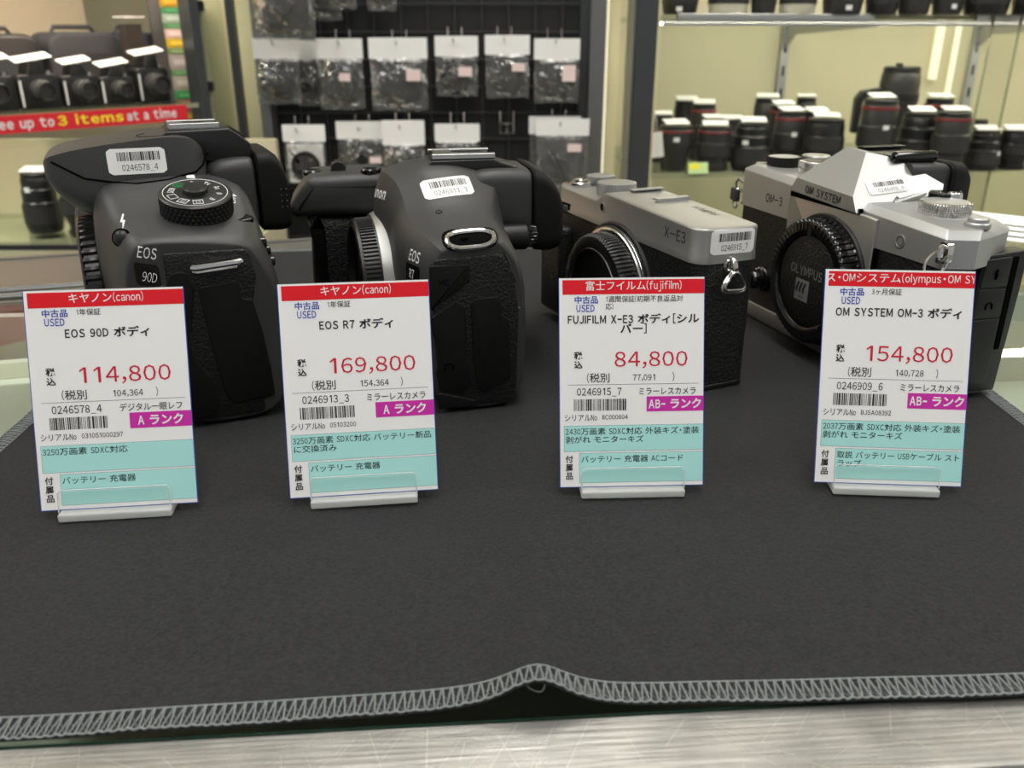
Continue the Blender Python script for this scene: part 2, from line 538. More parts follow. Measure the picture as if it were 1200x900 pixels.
# the sliding-door rail along the counter's far side
rail_o = empty('sliding_door_rail', (-0.29, 0.4635, -0.0017), radians(17), 'ribbed aluminium sliding-door rail along the far side of the counter', 'rail')
b = MB()
prof = [(0, -16), (0, -1), (3, -1), (3, -5), (9, -5), (9, -0.6), (14, -0.6), (14, -4), (24, -4), (24, -0.6), (29, -0.6), (29, -5), (38, -5), (38, -1.5), (112, -1.5), (112, -0.5), (118, -0.5), (118, -16)]
M['rail_steel'] = mat('dull_rail_metal', (0.30, 0.30, 0.285), 0.38, metal=0.9)
b.prism(prof, -330, 330, M['rail_steel'], 'x'); b.build('rail_profile', rail_o, smooth=False)
b = MB(); b.tube([(-330, 11.5, -0.2), (330, 11.5, -0.2)], 1.6, M['chrome'], 8); b.tube([(-330, 26.5, -0.2), (330, 26.5, -0.2)], 1.6, M['chrome'], 8)
b.build('slide_track', rail_o)

# things lying in the counter, seen through the glass left of the cloth; the red one stands in for a banner reflection
def inner_box(name, x, y, z, sx, sy, sz, rz, m, m2, label, cat):
    o = empty(name, (x, y, z), rz, label, cat)
    b = MB(); b.prism(fillet(rect(-sx / 2, -sy / 2, sx / 2, sy / 2), 1.5), 0, sz, m, bev=0.8); b.build('carton', o)
    b = MB(); b.prism(rect(-sx * 0.42, -sy * 0.3, sx * 0.42, sy * 0.3), sz + 0.05, sz + 0.3, m2); b.build('label_panel', o)
    return o
M['box_red'] = mat('red_carton', rgb(186, 70, 60), 0.5)
M['box_pink'] = mat('pale_pink_print', rgb(214, 150, 140), 0.5)
M['box_white'] = mat('white_carton', rgb(225, 224, 215), 0.5)
M['box_grey'] = mat('grey_carton', rgb(98, 98, 96), 0.5)
M['box_pale'] = mat('pale_carton', rgb(190, 188, 172), 0.5)
ZI = -0.0644
inner_box('red_carton', -0.345, 0.425, ZI, 110, 24, 50, radians(6), M['box_red'], M['box_pink'], 'red carton with pale lettering panel inside the counter, far left', 'box')
inner_box('white_carton', -0.265, 0.418, ZI, 50, 40, 38, radians(14), M['box_white'], M['box_pale'], 'white carton under the counter glass beside the red one', 'box')
inner_box('grey_carton', -0.208, 0.40, ZI, 36, 44, 34, radians(-20), M['box_grey'], M['box_grey'], 'small dark grey carton under the counter glass beside the white one', 'box')
inner_box('pale_carton', -0.25, 0.352, ZI, 110, 32, 18, radians(9), M['box_pale'], M['box_white'], 'flat beige carton under the counter glass nearest the cloth edge', 'box')

# ------------------------------------------------------------------ the cloth
M['cloth'] = mat('black_felt_cloth', (0.0235, 0.0235, 0.0245), 0.85, spec=0.15, bump=(1500, 0.7, 'noise', 0.0005), var=(900, 0.22))
M['thread'] = mat('grey_overlock_thread', (0.20, 0.215, 0.21), 0.7, spec=0.2)
NL, NR, FL, FR = Vector((-182, 133.5)), Vector((197, 155.5)), Vector((-201, 575)), Vector((205, 602))
def cloth_xy(u, v):
    a = NL.lerp(NR, u); c = FL.lerp(FR, u)
    p = a.lerp(c, v)
    bow = 2.6 * math.exp(-((p.x - 5) / 70) ** 2) * math.exp(-v * 9)
    return p.x, p.y + bow
def cloth_z(u, v):
    x, y = cloth_xy(u, v)
    d = y - (145 + 0.058 * x)
    xc = 5.5 + 0.006 * d
    a = x - xc
    peak = 6.6 * (math.exp(-(a / 9) ** 2) * 0.62 + math.exp(-(a / (21 if a < 0 else 15)) ** 2) * 0.38) * math.exp(-max(0, d) / 36)
    ridge = 1.0 * math.exp(-(a / 5) ** 2) * math.exp(-max(0, d) / 90)
    far = 0.9 * math.exp(-((x - 10 - 0.03 * d) / 9) ** 2) * math.exp(-((d - 120) / 60) ** 2)
    waves = 0.25 * sin(x / 23 + y / 41) + 0.2 * sin(x / 37 - y / 29)
    edge = 0.45 * sin(x / 17.0) + 0.3 * sin(x / 6.3 + 1)
    dip = 2.4 * math.exp(-((y - 322 - 0.25 * (x - 120)) / 16) ** 2) * math.exp(-((x - 150) / 28) ** 2)
    return peak + ridge + 0 * far + 0.45 + waves + edge * 0.5 * math.exp(-d / 6) + 0 * dip
cloth = MB()
NU, NV = 200, 110
top = []
for j in range(NV + 1):
    v = (j / NV) ** 1.6
    for i in range(NU + 1):
        u = i / NU
        x, y = cloth_xy(u, v); top.append((x, y, cloth_z(u, v)))
nt_ = len(top)
bot = [(x, y, z - 0.9) for x, y, z in top]
n1 = NU + 1
fs = [(j * n1 + i, j * n1 + i + 1, (j + 1) * n1 + i + 1, (j + 1) * n1 + i) for j in range(NV) for i in range(NU)]
fb = [tuple(nt_ + k for k in reversed(f)) for f in fs]
rim = [(i, i + 1) for i in range(NU)] + [(j * n1 + NU, (j + 1) * n1 + NU) for j in range(NV)] + [(NV * n1 + i + 1, NV * n1 + i) for i in range(NU)] + [((j + 1) * n1, j * n1) for j in range(NV)]
fr_ = [(b_, a_, a_ + nt_, b_ + nt_) for a_, b_ in rim]
cloth.add(top + bot, fs + fb + fr_, M['cloth'])
cl = cloth.build('black_cloth', None, angle=80)
cl.location.z = 0.0
tag(cl, 'black cloth with grey overlocked edges spread on the counter under the cameras', 'cloth')

def edge_point(side, t, inn, lift):
    """point inn mm inside the given edge at parameter t"""
    if side == 'near': u, v = t, inn / 440
    elif side == 'far': u, v = t, 1 - inn / 440
    elif side == 'left': u, v = inn / 380, t
    else: u, v = 1 - inn / 380, t
    u = min(max(u, 0), 1); v = min(max(v, 0), 1)
    x, y = cloth_xy(u, v)
    return Vector((x, y, cloth_z(u, v) + lift))
st = MB()
rnd = random.Random(11)
for side, L in (('near', 380), ('far', 400), ('left', 440), ('right', 446)):
    n = int(L / 2.15); zig = []; inner = []; wrap = []
    for k in range(n):
        t = (k + 0.25 + rnd.uniform(-.06, .06)) / n; t2 = (k + 0.75 + rnd.uniform(-.06, .06)) / n
        zig.append(edge_point(side, t, 5.9 + rnd.uniform(-.15, .15), 0.15))
        zig.append(edge_point(side, t + 0.12 / n, 5.9, 0.18))
        zig.append(edge_point(side, t2 - 0.1 / n, 0.35, 0.2 + rnd.uniform(0, .2)))
        zig.append(edge_point(side, t2 + 0.1 / n, 0.1 + rnd.uniform(-.3, .2), -0.1))
        inner.append(edge_point(side, t, 6.0, 0.22)); inner.append(edge_point(side, t2, 6.0, 0.15))
        w = edge_point(side, t, 0.0, 0.0) ; 
        wrap.append(w + Vector((0, 0, rnd.uniform(-.25, .1)))); wrap.append(edge_point(side, t2, 0.3, rnd.uniform(-.2, .3)))
    st.tube(zig, 0.23, M['thread'], 5); st.tube(inner, 0.24, M['thread'], 5); st.tube(wrap, 0.30, M['thread'], 5)
    zig2 = [edge_point(side, (k + (0.05 if q else 0.55)) / n, 5.2 if q else 0.2, 0.08) for k in range(n) for q in (0, 1)]
    st.tube(zig2, 0.17, M['thread'], 4)
# a loose loop of thread under the raised fold
lp = edge_point('near', 0.494, 0.6, -0.6)
st.tube([lp + Vector((1.9 * cos(a) , 0.4 * sin(2 * a), -1.4 + 1.7 * sin(a))) for a in [2 * pi * k / 20 for k in range(20)]], 0.12, M['thread'], 4, closed=True)
tag(st.build('overlock_stitching', cl, angle=80), 'grey zigzag overlock stitching around the cloth edge')

# ------------------------------------------------------------------ price cards and their clear stands
CW, CH, LEAN = 45.6, 66.0, radians(17)
def price_card(loc, yaw, code, head, warranty, name, price, net, typ, rank, serial, spec, extra, label, align_head='CENTER', lean=LEAN, h=CH, roll=0.0):
    mb = MB()
    T = 0.16
    mb.prism(rect(0, 0, CW, h), -T, T, M['card'], 'y')
    # laminated blue rim
    e = 0.22
    for x0, z0, x1, z1 in ((-e, -e, 0, h + e * 0.3), (CW, -e, CW + e, h + e * 0.3), (0, -e, CW, 0)):
        mb.prism(rect(x0, z0, x1, z1), -T, T, M['card_edge'], 'y')
    P = lambda x, z, k=1: (x, -T - 0.05 * k, z * h / 66)
    def area(x0, z0, x1, z1, m, k=1):
        mb.add([P(x0, z0, k), P(x1, z0, k), P(x1, z1, k), P(x0, z1, k)], [(0, 1, 2, 3)], m)
    def put(s, x, z, size, m=M['black_print'], align='LEFT', bold=0.006, sx=1.0, k=2, leading=1.0, fit=0):
        if fit:
            w_ = max(v[0] for v in text_geo(s, size, align, bold, sx, leading)[0]) - min(v[0] for v in text_geo(s, size, align, bold, sx, leading)[0])
            if w_ > fit: sx *= fit / w_
        mb.text(s, lambda a, c: P(x + a, z + c, k), m, size, align, bold, sx, leading)
    area(1.0, 60.9, CW, 65.4, M['card_red'])
    # the heading runs off both ends of the red band when it is long
    vs, fs_ = text_geo(head, 3.2, 'CENTER', 0.006, 1.0 if len(head) < 20 else 1.1)
    vs = [(min(max(x + (23.3 if len(head) < 20 else 25.3), 1.0), CW), y) for x, y in vs]
    mb.add([P(x, y + 62.35, 2) for x, y in vs], fs_, M['white_print'])
    put('中古品', 4.6, 58.3, 2.45, M['card_blue'], bold=0.018, sx=1.04)
    put('USED', 5.2, 55.5, 2.9, M['card_blue'], bold=0.016, sx=1.02)
    for k, s in enumerate(warranty): put(s, 14.4, 58.6 - 2.3 * k, 2.1, sx=1.0, bold=0.004)
    for k, s in enumerate(name): put(s, 23.3, 51.9 - 3.0 * k, 3.25, align='CENTER', bold=0.024, sx=1.15, fit=41.5)
    put('税', 4.5, 40.9, 2.45, bold=0.03, sx=1.08); put('込', 4.5, 38.0, 2.45, bold=0.03, sx=1.08)
    put(price, 40.8, 38.2, 6.3, M['price_red'], 'RIGHT', 0.002, 1.52)
    put('（税別', 8.4, 33.5, 3.2, sx=1.04); put(net, 23.0, 33.75, 2.55, sx=1.2); put('）', 35.6, 33.6, 3.0)
    area(2.5, 32.5, CW - 1.5, 32.62, M['grey_print'])
    put(code, 5.2, 29.2, 3.1, sx=1.13); put(typ, 43.4, 29.3, 2.6, align='RIGHT', sx=0.9)
    f = lambda u, v: P(u, v)
    barcode(mb, f, 4.4, 21.0, 24.3, 28.0, M['black_print'], hash(price) % 97 if False else sum(map(ord, code)), 34)
    area(27.5, 23.8, CW, 28.6, M['card_magenta'])
    put(rank, 36.6, 24.9, 3.5, M['white_print'], 'CENTER', 0.03, 1.0)
    put('シリアルNo', 1.3, 21.2, 2.45, sx=0.86); put(serial, 13.2, 21.5, 1.95, sx=1.15)
    area(1.2, 11.3, CW, 19.6, M['card_black_line'], 0.6); area(1.3, 11.4, CW, 19.5, M['card_teal'])
    for k, s in enumerate(spec): put(s, 1.6, 16.8 - 2.6 * k, 2.4, sx=1.12, bold=0.006, fit=42.6)
    for k, s in enumerate('付属品'): put(s, 1.6, 8.0 - 2.7 * k, 2.5, bold=0.02)
    area(6.0, 1.2, CW, 10.8, M['card_black_line'], 0.6); area(6.1, 1.3, CW, 10.7, M['card_teal'])
    for k, s in enumerate(extra): put(s, 6.5, 7.9 - 2.6 * k, 2.4, sx=1.08, bold=0.006, fit=38.0)
    o = mb.build('price_card', None, smooth=False, fix=False)
    o.rotation_mode = 'XYZ'
    o.matrix_world = Matrix.Translation(loc) @ Matrix.Rotation(yaw, 4, 'Z') @ Matrix.Rotation(-lean, 4, 'X') @ Matrix.Rotation(roll, 4, 'Y')
    tag(o, label, 'price card', 'price cards in front of the cameras')
    return o
M['card_black_line'] = mat('card_border_print', (0.12, 0.2, 0.2), 0.5)

def card_stand(loc, yaw, x0, label, lean=LEAN):
    """clear stand: foot with a lip in front of the card and a taller rest behind it"""
    s = empty('card_stand', loc, yaw, label, 'card stand', 'clear card stands')
    w = 33.0; sl = math.tan(lean)
    def slab(ya, za, zb, t):
        return [(ya + sl * za, za), (ya + t + sl * za, za), (ya + t + sl * zb, zb), (ya + sl * zb, zb)]
    b = MB(); b.prism(fillet([(-2.2, 0.0), (15, 0.0), (15, 2.2), (-2.2, 2.6)], 0.7, 3), x0, x0 + w, M['acrylic_edge'], 'x', 0.5); b.build('foot', s)
    b = MB(); o = fillet(rect(x0, 2.7, x0 + w, 9.4), [0, 0, 1.2, 1.2], 4)
    r = [[(x, y0 + sl * z, z) for x, z in o] for y0 in (-1.65, -0.85)]
    b.loft(r, M['acrylic'])
    b.tube([(x, -1.7 + sl * z, z) for x, z in o if z > 2.8 or x in (x0, x0 + w)][0:2] and [(x0 + 0.2, -1.7 + sl * 2.8, 2.8), (x0 + 0.2, -1.7 + sl * 8.2, 8.2), (x0 + 1.0, -1.7 + sl * 9.2, 9.2), (x0 + w - 1.0, -1.7 + sl * 9.2, 9.2), (x0 + w - 0.2, -1.7 + sl * 8.2, 8.2), (x0 + w - 0.2, -1.7 + sl * 2.8, 2.8)], 0.22, M['acrylic_edge'], 6)
    b.build('front_lip', s)
    b = MB(); o = fillet(rect(x0, 2.7, x0 + w, 26.0), [0, 0, 2, 2], 4)
    r = [[(x, y0 + sl * z, z) for x, z in o] for y0 in (0.75, 1.9)]
    b.loft(r, M['acrylic']); b.build('back_rest', s)
    return s

cards = [
    (Vector((-141.4, 224.8)), Vector((-97.9, 229.9)), '0246578_4', 'キヤノン（canon）', ['1年保証'], ['EOS 90D ボディ'], '114,800', '104,364', 'デジタル一眼レフ', 'A ランク', '031051000297', ['3250万画素 SDXC対応'], ['バッテリー 充電器'],
     'white price card reading 114,800 in front of the leftmost camera', 'clear acrylic stand holding the 114,800 price card', 5.4),
    (Vector((-69.0, 232.3)), Vector((-23.4, 238.2)), '0246913_3', 'キヤノン（canon）', ['1年保証'], ['EOS R7 ボディ'], '169,800', '154,364', 'ミラーレスカメラ', 'A ランク', '05103200', ['3250万画素 SDXC対応 バッテリー新品', 'に交換済み'], ['バッテリー 充電器'],
     'white price card reading 169,800 in front of the second camera from the left', 'clear acrylic stand holding the 169,800 price card', 6.2),
    (Vector((15.0, 239.3)), Vector((61.5, 241.2)), '0246915_7', '富士フイルム（fujifilm）', ['1週間保証（初期不良返品対', '応）'], ['FUJIFILM X−E3 ボディ［シル', 'バー］'], '84,800', '77,091', 'ミラーレスカメラ', 'AB− ランク', '8C000604', ['2430万画素 SDXC対応 外装キズ・塗装', '剥がれ モニターキズ'], ['バッテリー 充電器 ACコード'],
     'white price card reading 84,800 in front of the silver flat-topped camera', 'clear acrylic stand holding the 84,800 price card', 6.4),
    (Vector((97.6, 243.0)), Vector((143.0, 239.8)), '0246909_6', 'パス・OMシステム（olympus・OM SYSTEM）', ['3ヶ月保証'], ['OM SYSTEM OM−3 ボディ'], '154,800', '140,728', 'ミラーレスカメラ', 'AB− ランク', 'BJSA08392', ['2037万画素 SDXC対応 外装キズ・塗装', '剥がれ モニターキズ'], ['取説 バッテリー USBケーブル スト', 'ラップ'],
     'white price card reading 154,800 in front of the rightmost camera', 'clear acrylic stand holding the 154,800 price card', 5.4),
]
for a, c, code, head, war, name, price, net, typ, rank, ser, spec, extra, lab, lab2, x0 in cards:
    yaw = atan2(c.y - a.y, c.x - a.x)
    mid = (a + c) / 2
    d = (c - a).normalized()
    o2 = mid - d * CW / 2
    hh = 68.0 if price == '154,800' else CH
    price_card(Vector((o2.x, o2.y, 3.9)) / 1000, yaw, code, head, war, name, price, net, typ, rank, ser, spec, extra, lab, h=hh)
    off = Matrix.Rotation(yaw, 3, 'Z') @ Vector((0, -3.9 * math.tan(LEAN), 0))
    card_stand(Vector(((o2.x + off.x) / 1000, (o2.y + off.y) / 1000, 0.0011)), yaw, x0, lab2)

# ------------------------------------------------------------------ shared camera pieces
def sections(mb, secs, m, sub_end=True, cr=None, end_cr=0.0):
    """secs = [(x, [(y, z), ...])] joined along x"""
    rings = [[(x, y, z) for y, z in pts] for x, pts in secs]
    if sub_end:
        for first in (True, False):
            r = rings[0] if first else rings[-1]
            c = sum((Vector(p) for p in r), Vector()) / len(r)
            def ins(k): return [tuple(c + (Vector(p) - c) * k) for p in r]
            if first: rings = [ins(0.5), ins(0.93)] + rings
            else: rings = rings + [ins(0.93), ins(0.5)]
    o = len(mb.v); n = len(rings[0])
    mb.loft(rings, m)
    for j, w in (cr or {}).items():
        for i in range(len(rings) - 1): mb.cr[(o + i * n + j, o + (i + 1) * n + j)] = w
    if end_cr:
        for i in ((2, len(rings) - 3) if sub_end else (0, len(rings) - 1)):
            for j in range(n):
                a_, b_ = o + i * n + j, o + i * n + (j + 1) % n
                mb.cr[(min(a_, b_), max(a_, b_))] = end_cr

def rrect_ring(cx, hw, z0, z1, y, r, n=4):
    return [(cx + px_, y, pz) for px_, pz in fillet(rect(-hw, z0, hw, z1), r, n)]

def diamond_dial(mb, r, h0, h1, m, T, n=168, rows=10, depth=0.75, per=4, top=True):
    rings = []
    for i in range(rows + 1):
        h = h0 + (h1 - h0) * i / rows
        ring = []
        for k in range(n):
            d = 0.0
            if 0 < i < rows:
                a = abs(sin(pi * (k + i) / per)); b = abs(sin(pi * (k - i) / per))
                d = depth * (1 - min(a, b))
                d = depth * (1.0 - max(0, min(a, b)) ** 0.6)
            rr = r - d
            ring.append(tuple(T @ Vector((rr * cos(2 * pi * k / n), rr * sin(2 * pi * k / n), h))))
        rings.append(ring)
    for rr, h in ((r - 0.35, h1 + 0.3), (r - 1.0, h1 + 0.55)):
        rings.append([tuple(T @ Vector((rr * cos(2 * pi * k / n), rr * sin(2 * pi * k / n), h))) for k in range(n)])
    mb.loft(rings, m)

def ridged(mb, prof, ridge_from, ridge_to, depth, count, m, c, ax='y', duty=0.5, sub=4):
    """turned shape about an axis with straight grip ridges between two heights"""
    n = count * sub
    rings = []
    for r, h, k_on in prof:
        ring = []
        for k in range(n):
            rr = r - (depth if (k_on and (k % sub) < sub * duty) else 0)
            a = 2 * pi * k / n
            x, y = rr * cos(a), rr * sin(a)
            p = (c[0] + x, c[1] + h, c[2] + y) if ax == 'y' else (c[0] + x, c[1] + y, c[2] + h)
            ring.append(p)
        rings.append(ring)
    mb.loft(rings, m)

def shoe(parent, x0, x1, y0, y1, z, m, h=1.7):
    """hot shoe: floor plate with two folded rails along y"""
    b = MB()
    b.box(x0, y0, z, x1, y1, z + 0.5, m)
    for a, c in ((x0, x0 + 3.6), (x1 - 3.6, x1)):
        b.box(a, y0, z + h, c, y1, z + h + 0.75, m, ax='y', r=0.25)
    b.box(x0, y0, z, x0 + 0.7, y1, z + h + 0.4, m); b.box(x1 - 0.7, y0, z, x1, y1, z + h + 0.4, m)
    b.box(x0 + 5, y1 - 5, z + 0.5, x1 - 5, y1 - 2, z + 0.9, M['void'])
    b.box(x0 + 0.7, y0 + 0.2, z + 0.5, x1 - 0.7, y1 - 6, z + 0.56, M['shell_dark'])
    return b.build('hot_shoe', parent)

# ================================================================== black camera with a mode dial (leftmost)
dslr = empty('slr_camera', (-0.084, 0.305, 0.0014), radians(114), 'bulky black camera with a round mode dial and large eyecup, leftmost on the cloth', 'camera')
b = MB()
sections(b, [
    (0.6, [(6, 0.8), (2.5, 14), (1.6, 36), (3.5, 50), (7, 59), (11, 66), (22, 68), (36, 69.5), (47, 70), (53.5, 61), (52, 42), (47, 18), (42, 0.8), (22, 0.3)]),
    (2.5, [(4, 0), (0.4, 14), (-0.4, 36), (1.5, 51), (5, 61), (9.5, 68), (22, 70.2), (37, 71.5), (49, 72), (55, 62), (53, 42), (49, 18), (43, 0), (22, 0)]),
    (12, [(3, 0), (-0.6, 14), (-1.5, 36), (0, 52), (3, 63), (7, 71.5), (21, 73.5), (38, 73.5), (52, 73.5), (57, 63), (55.5, 41), (51, 18), (46, 0), (22, 0)]),
    (24, [(3, 0), (-1, 14), (-2, 36), (0, 53), (2.5, 66), (6, 77), (20, 77), (38, 76), (53, 76), (59, 68), (58, 42), (56, 18), (50, 0), (22, 0)]),
    (36, [(3, 0), (-1, 14), (-2, 36), (0, 54), (2, 69), (6, 84), (20, 83), (38, 81), (56, 80.5), (61.5, 72), (61, 44), (60, 18), (54, 0), (22, 0)]),
    (50, [(3, 0), (-1, 14), (-2, 36), (0, 55), (3, 70), (9, 81), (20, 87), (40, 88), (57, 86), (62, 74), (62, 45), (61, 18), (55, 0), (22, 0)]),
    (90, [(3, 0), (-1, 14), (-2, 36), (0, 55), (3, 70), (9, 81), (20, 87), (40, 88), (57, 86), (62, 74), (62, 45), (61, 18), (55, 0), (22, 0)]),
    (104, [(3, 0), (-1, 14), (-2, 36), (0, 54), (3, 67), (8, 74), (20, 77), (38, 78), (56, 77), (62, 70), (62, 44), (61, 18), (55, 0), (22, 0)]),
    (114, [(3, 0), (-1, 14), (-2, 36), (0, 54), (3, 66), (8, 72), (20, 75), (40, 75), (64, 74), (73, 66), (74, 42), (73, 18), (66, 0), (22, 0)]),
    (132, [(4, 0), (0, 14), (-1, 36), (1, 53), (4, 64), (9, 70), (20, 73), (40, 73), (62, 72), (71, 64), (72, 42), (71, 18), (64, 0), (22, 0)]),
    (141, [(8, 2), (5, 14), (5, 36), (6, 52), (9, 62), (13, 67), (22, 69), (40, 69), (57, 68), (63, 61), (64, 42), (63, 18), (57, 2), (22, 2)]),
], M['shell'], cr={5: 0.35, 8: 0.3}, end_cr=0.6)
# viewfinder housing under the hot shoe
r = [rrect_ring(70, hw, z0, z1, y, 6) for y, hw, z0, z1 in ((20, 20, 60, 88), (10, 21, 60, 90.5), (0, 20.5, 60.5, 90.5), (-1.5, 19.8, 61.5, 89.5))]
b.loft(r, M['shell'])
body = b.build('body', dslr, subsurf=2)

b = MB()
def hump(y, zlo, zm, ze, wl, wm, we):
    h = [(-wl, zlo), (-wm, zm), (-we - 0.3, ze - 1.2), (-we, ze), (-we * 0.5, ze + 0.25)]
    return [(70 + x, y, z) for x, z in h] + [(70 - x, y, z) for x, z in reversed(h)]
hr = [hump(75.0, 87.5, 88.6, 91.0, 10, 11, 10), hump(74.6, 85.0, 87.5, 92.4, 15, 16, 15), hump(72.5, 79.5, 85.5, 94.2, 18, 19.6, 18), hump(67, 73, 82, 95.7, 20, 22, 19.8),
      hump(60, 69, 80, 97.0, 22.5, 23.2, 20.4), hump(45, 66, 80, 98.7, 24.5, 24, 20.8), hump(31, 66, 80, 99.9, 24.5, 24, 20.8),
      hump(23, 66, 80, 99.4, 24.2, 23.6, 20.2), hump(18.8, 66, 80, 96.6, 23.5, 22.2, 18.4), hump(16.6, 66, 79, 91.5, 22, 20, 15.5)]
o_ = len(b.v); b.loft(hr, M['shell'])
for j in (3, 6):
    for i in range(1, len(hr) - 2): b.cr[(o_ + i * 10 + j, o_ + (i + 1) * 10 + j)] = 1.0
fl = b.build('flash_housing', dslr, subsurf=2)
SURF = surface(body, fl)
D = (1, 0, 0)
b = MB()
seam = [(71.6, 92.4), (69.6, 91.2), (67, 89.7), (61.3, 86.2), (52, 84.4), (43.9, 83.9), (32, 84.6), (21.9, 86.3), (18.8, 88.6), (17.4, 91.5), (17.6, 94.5)]
fine = []
for i in range(len(seam) - 1):
    for t in (0, 0.34, 0.67): fine.append(tuple(seam[i][k] * (1 - t) + seam[i + 1][k] * t for k in (0, 1)))
b.tube([onto(SURF, (40, y, z), D, 0.0) for y, z in fine + [seam[-1]]], 0.42, M['void'], 6)
seam2 = [(38.5, 6), (40.6, 4.5), (41.3, 1), (40, -3), (36, -5), (31, -6)]
b.tube([onto(SURF, (64 - c, a, 105), (0, 0, -1), 0.0) for a, c in [(29, 8.5), (36, 8.3), (40, 6), (41, 2), (40.4, -2), (38, -4)]], 0.22, M['void'], 5)
b.build('seam_line', dslr)

b = MB()
b.prism(fillet([(33, 98.2), (30.5, 101.0), (6.5, 101.4), (3.5, 99.4), (-0.2, 96.2), (-1.2, 95), (-1.2, 88), (2, 86.5), (17, 89), (24, 95)], [0.6, 0.8, 1, 1.5, 1.5, 1, 1, 1, 2, 2], 3), 56.5, 83.5, M['shell_dark'], 'x', 0.8)
b.prism([(4.5, 99.6), (4.5, 100.8), (1, 98.6), (0.2, 97), (0.8, 96)], 61, 79, M['shell_dark'], 'x', 0.3)
b.build('shoe_mount', dslr)
shoe(dslr, 60.5, 79.5, 9.8, 28.5, 101.2, M['steel'], 1.5)

b = MB()
r = [rrect_ring(70, hw, z0, z1, y, rr, 5) for y, hw, z0, z1, rr in ((-1.6, 20.3, 61, 91.4, 5), (-2.2, 21, 60.4, 92, 5), (-7.5, 21, 60, 92, 5), (-10, 20.8, 60, 90.6, 5), (-12.2, 20.3, 60.3, 86.5, 5), (-13.6, 19.3, 61, 82, 5), (-14, 17, 63, 79, 4), (-12, 14.5, 66, 78, 4), (-8, 13.5, 67, 77, 4))]
b.loft(r, M['rubber'])
for i in range(2):
    for j in range(4):
        b.box(48.8, -10.4 - 2.1 * i, 70 + 2.4 * j, 49.4, -9.9 - 2.1 * i, 70.4 + 2.4 * j, M['grey_print'])
b.build('eyecup', dslr)

b = MB()
b.prism(fillet([(11.5, 2), (11.5, 46), (9.5, 55), (11.5, 65.2), (39.8, 66), (39.8, 55.5), (46, 53.6), (47.5, 40), (44.5, 18), (41, 2)], [2, 1, 1, 2.5, 1, 1, 1, 1, 1, 2], 4), 0.05, 3, M['grain'], 'x', 0.5)
b.build('grained_side_panel', dslr)
b = MB()
b.prism(fillet([(31, 53), (34, 59.5), (38.5, 59), (40, 54), (42, 30), (43, 4), (31, 3), (28, 8), (29, 18), (34, 26), (35.5, 33), (33, 42)], [2, 2, 2, 2, 2, 2, 2, 3, 3, 2, 2, 2], 4), -0.4, 2.5, M['rubber'], 'x', 0.5)
b.prism(fillet([(30, 53), (16.5, 54.2), (15.5, 47.5), (11.8, 46.5), (9.5, 34), (8, 20), (7.5, 8), (23, 6.8), (25.5, 12), (28, 30)], [1.5, 1.5, 1, 1, 2, 2, 1, 2, 2, 2], 3), -0.4, 2.5, M['rubber'], 'x', 0.5)
b.build('port_cover', dslr)
b = MB()
b.tube([(-1.2, 31, 60.4), (-1.9, 30, 60.3), (-1.9, 15.2, 61.1), (-1.2, 14.2, 61.2)], 1.15, M['chrome'], 8)
b.tube([(0.6, 31, 58.7), (-0.6, 29.6, 58.6), (-0.6, 15.8, 59.3), (0.6, 14.6, 59.4)], 0.55, M['chrome'], 6)
b.build('strap_lug', dslr)

# mode dial
Tm = Matrix.Translation((22.5, 25.0, 74.2)) @ Matrix.Rotation(radians(-15.5), 4, 'Y')
b = MB(); b.lathe([(13.6, -3), (13.6, 0.2), (12.6, 0.6)], M['shell_dark'], T=Tm, n=64)
diamond_dial(b, 12.9, 0.6, 8.6, M['shell_dark'], Tm)
dial = b.build('mode_dial', dslr)
b = MB()
P3 = lambda x, y, h=9.22: tuple(Tm @ Vector((x, y, h)))
ringo = [P3(11.15 * cos(a), 11.15 * sin(a)) for a in [2 * pi * k / 80 for k in range(80)]]
b.tube(ringo, 0.13, M['white_print'], 4, closed=True)
icons = ['C1', 'C2', '▢', 'SCN', 'A+', 'P', 'Tv', 'Av', 'M', 'B']
for k, s in enumerate(icons):
    a = radians(180 + 36 * k * -1)          # first one nearest the left-hand end
    ca, sa = cos(a), sin(a)
    m_ = M['green_print'] if s == 'A+' else M['white_print']
    def g(u, v, ca=ca, sa=sa):
        rr = 7.3 + v
        return P3(ca * rr + sa * u, sa * rr - ca * u)
    if s in ('C1', 'C2', 'A+', '▢'):
        q = [g(-1.7, -0.35), g(1.7, -0.35), g(1.7, 2.5), g(-1.7, 2.5)]
        b.tube(q, 0.17, m_, 4, closed=True)
        if s != '▢': b.text(s, lambda u, v: g(u, v + 0.25), m_, 2.1, bold=0.015, sx=0.85)
    else:
        b.text(s, g, m_, 2.9, bold=0.012, sx=0.9)
b.build('dial_icons', dial, fix=False)
b = MB(); b.lathe([(5.2, 9.15), (5.2, 9.3), (4.5, 9.4), (4.4, 11.0), (3.9, 11.5), (0.05, 11.4)], M['shell_dark'], T=Tm, n=40)
b.build('lock_button', dial)

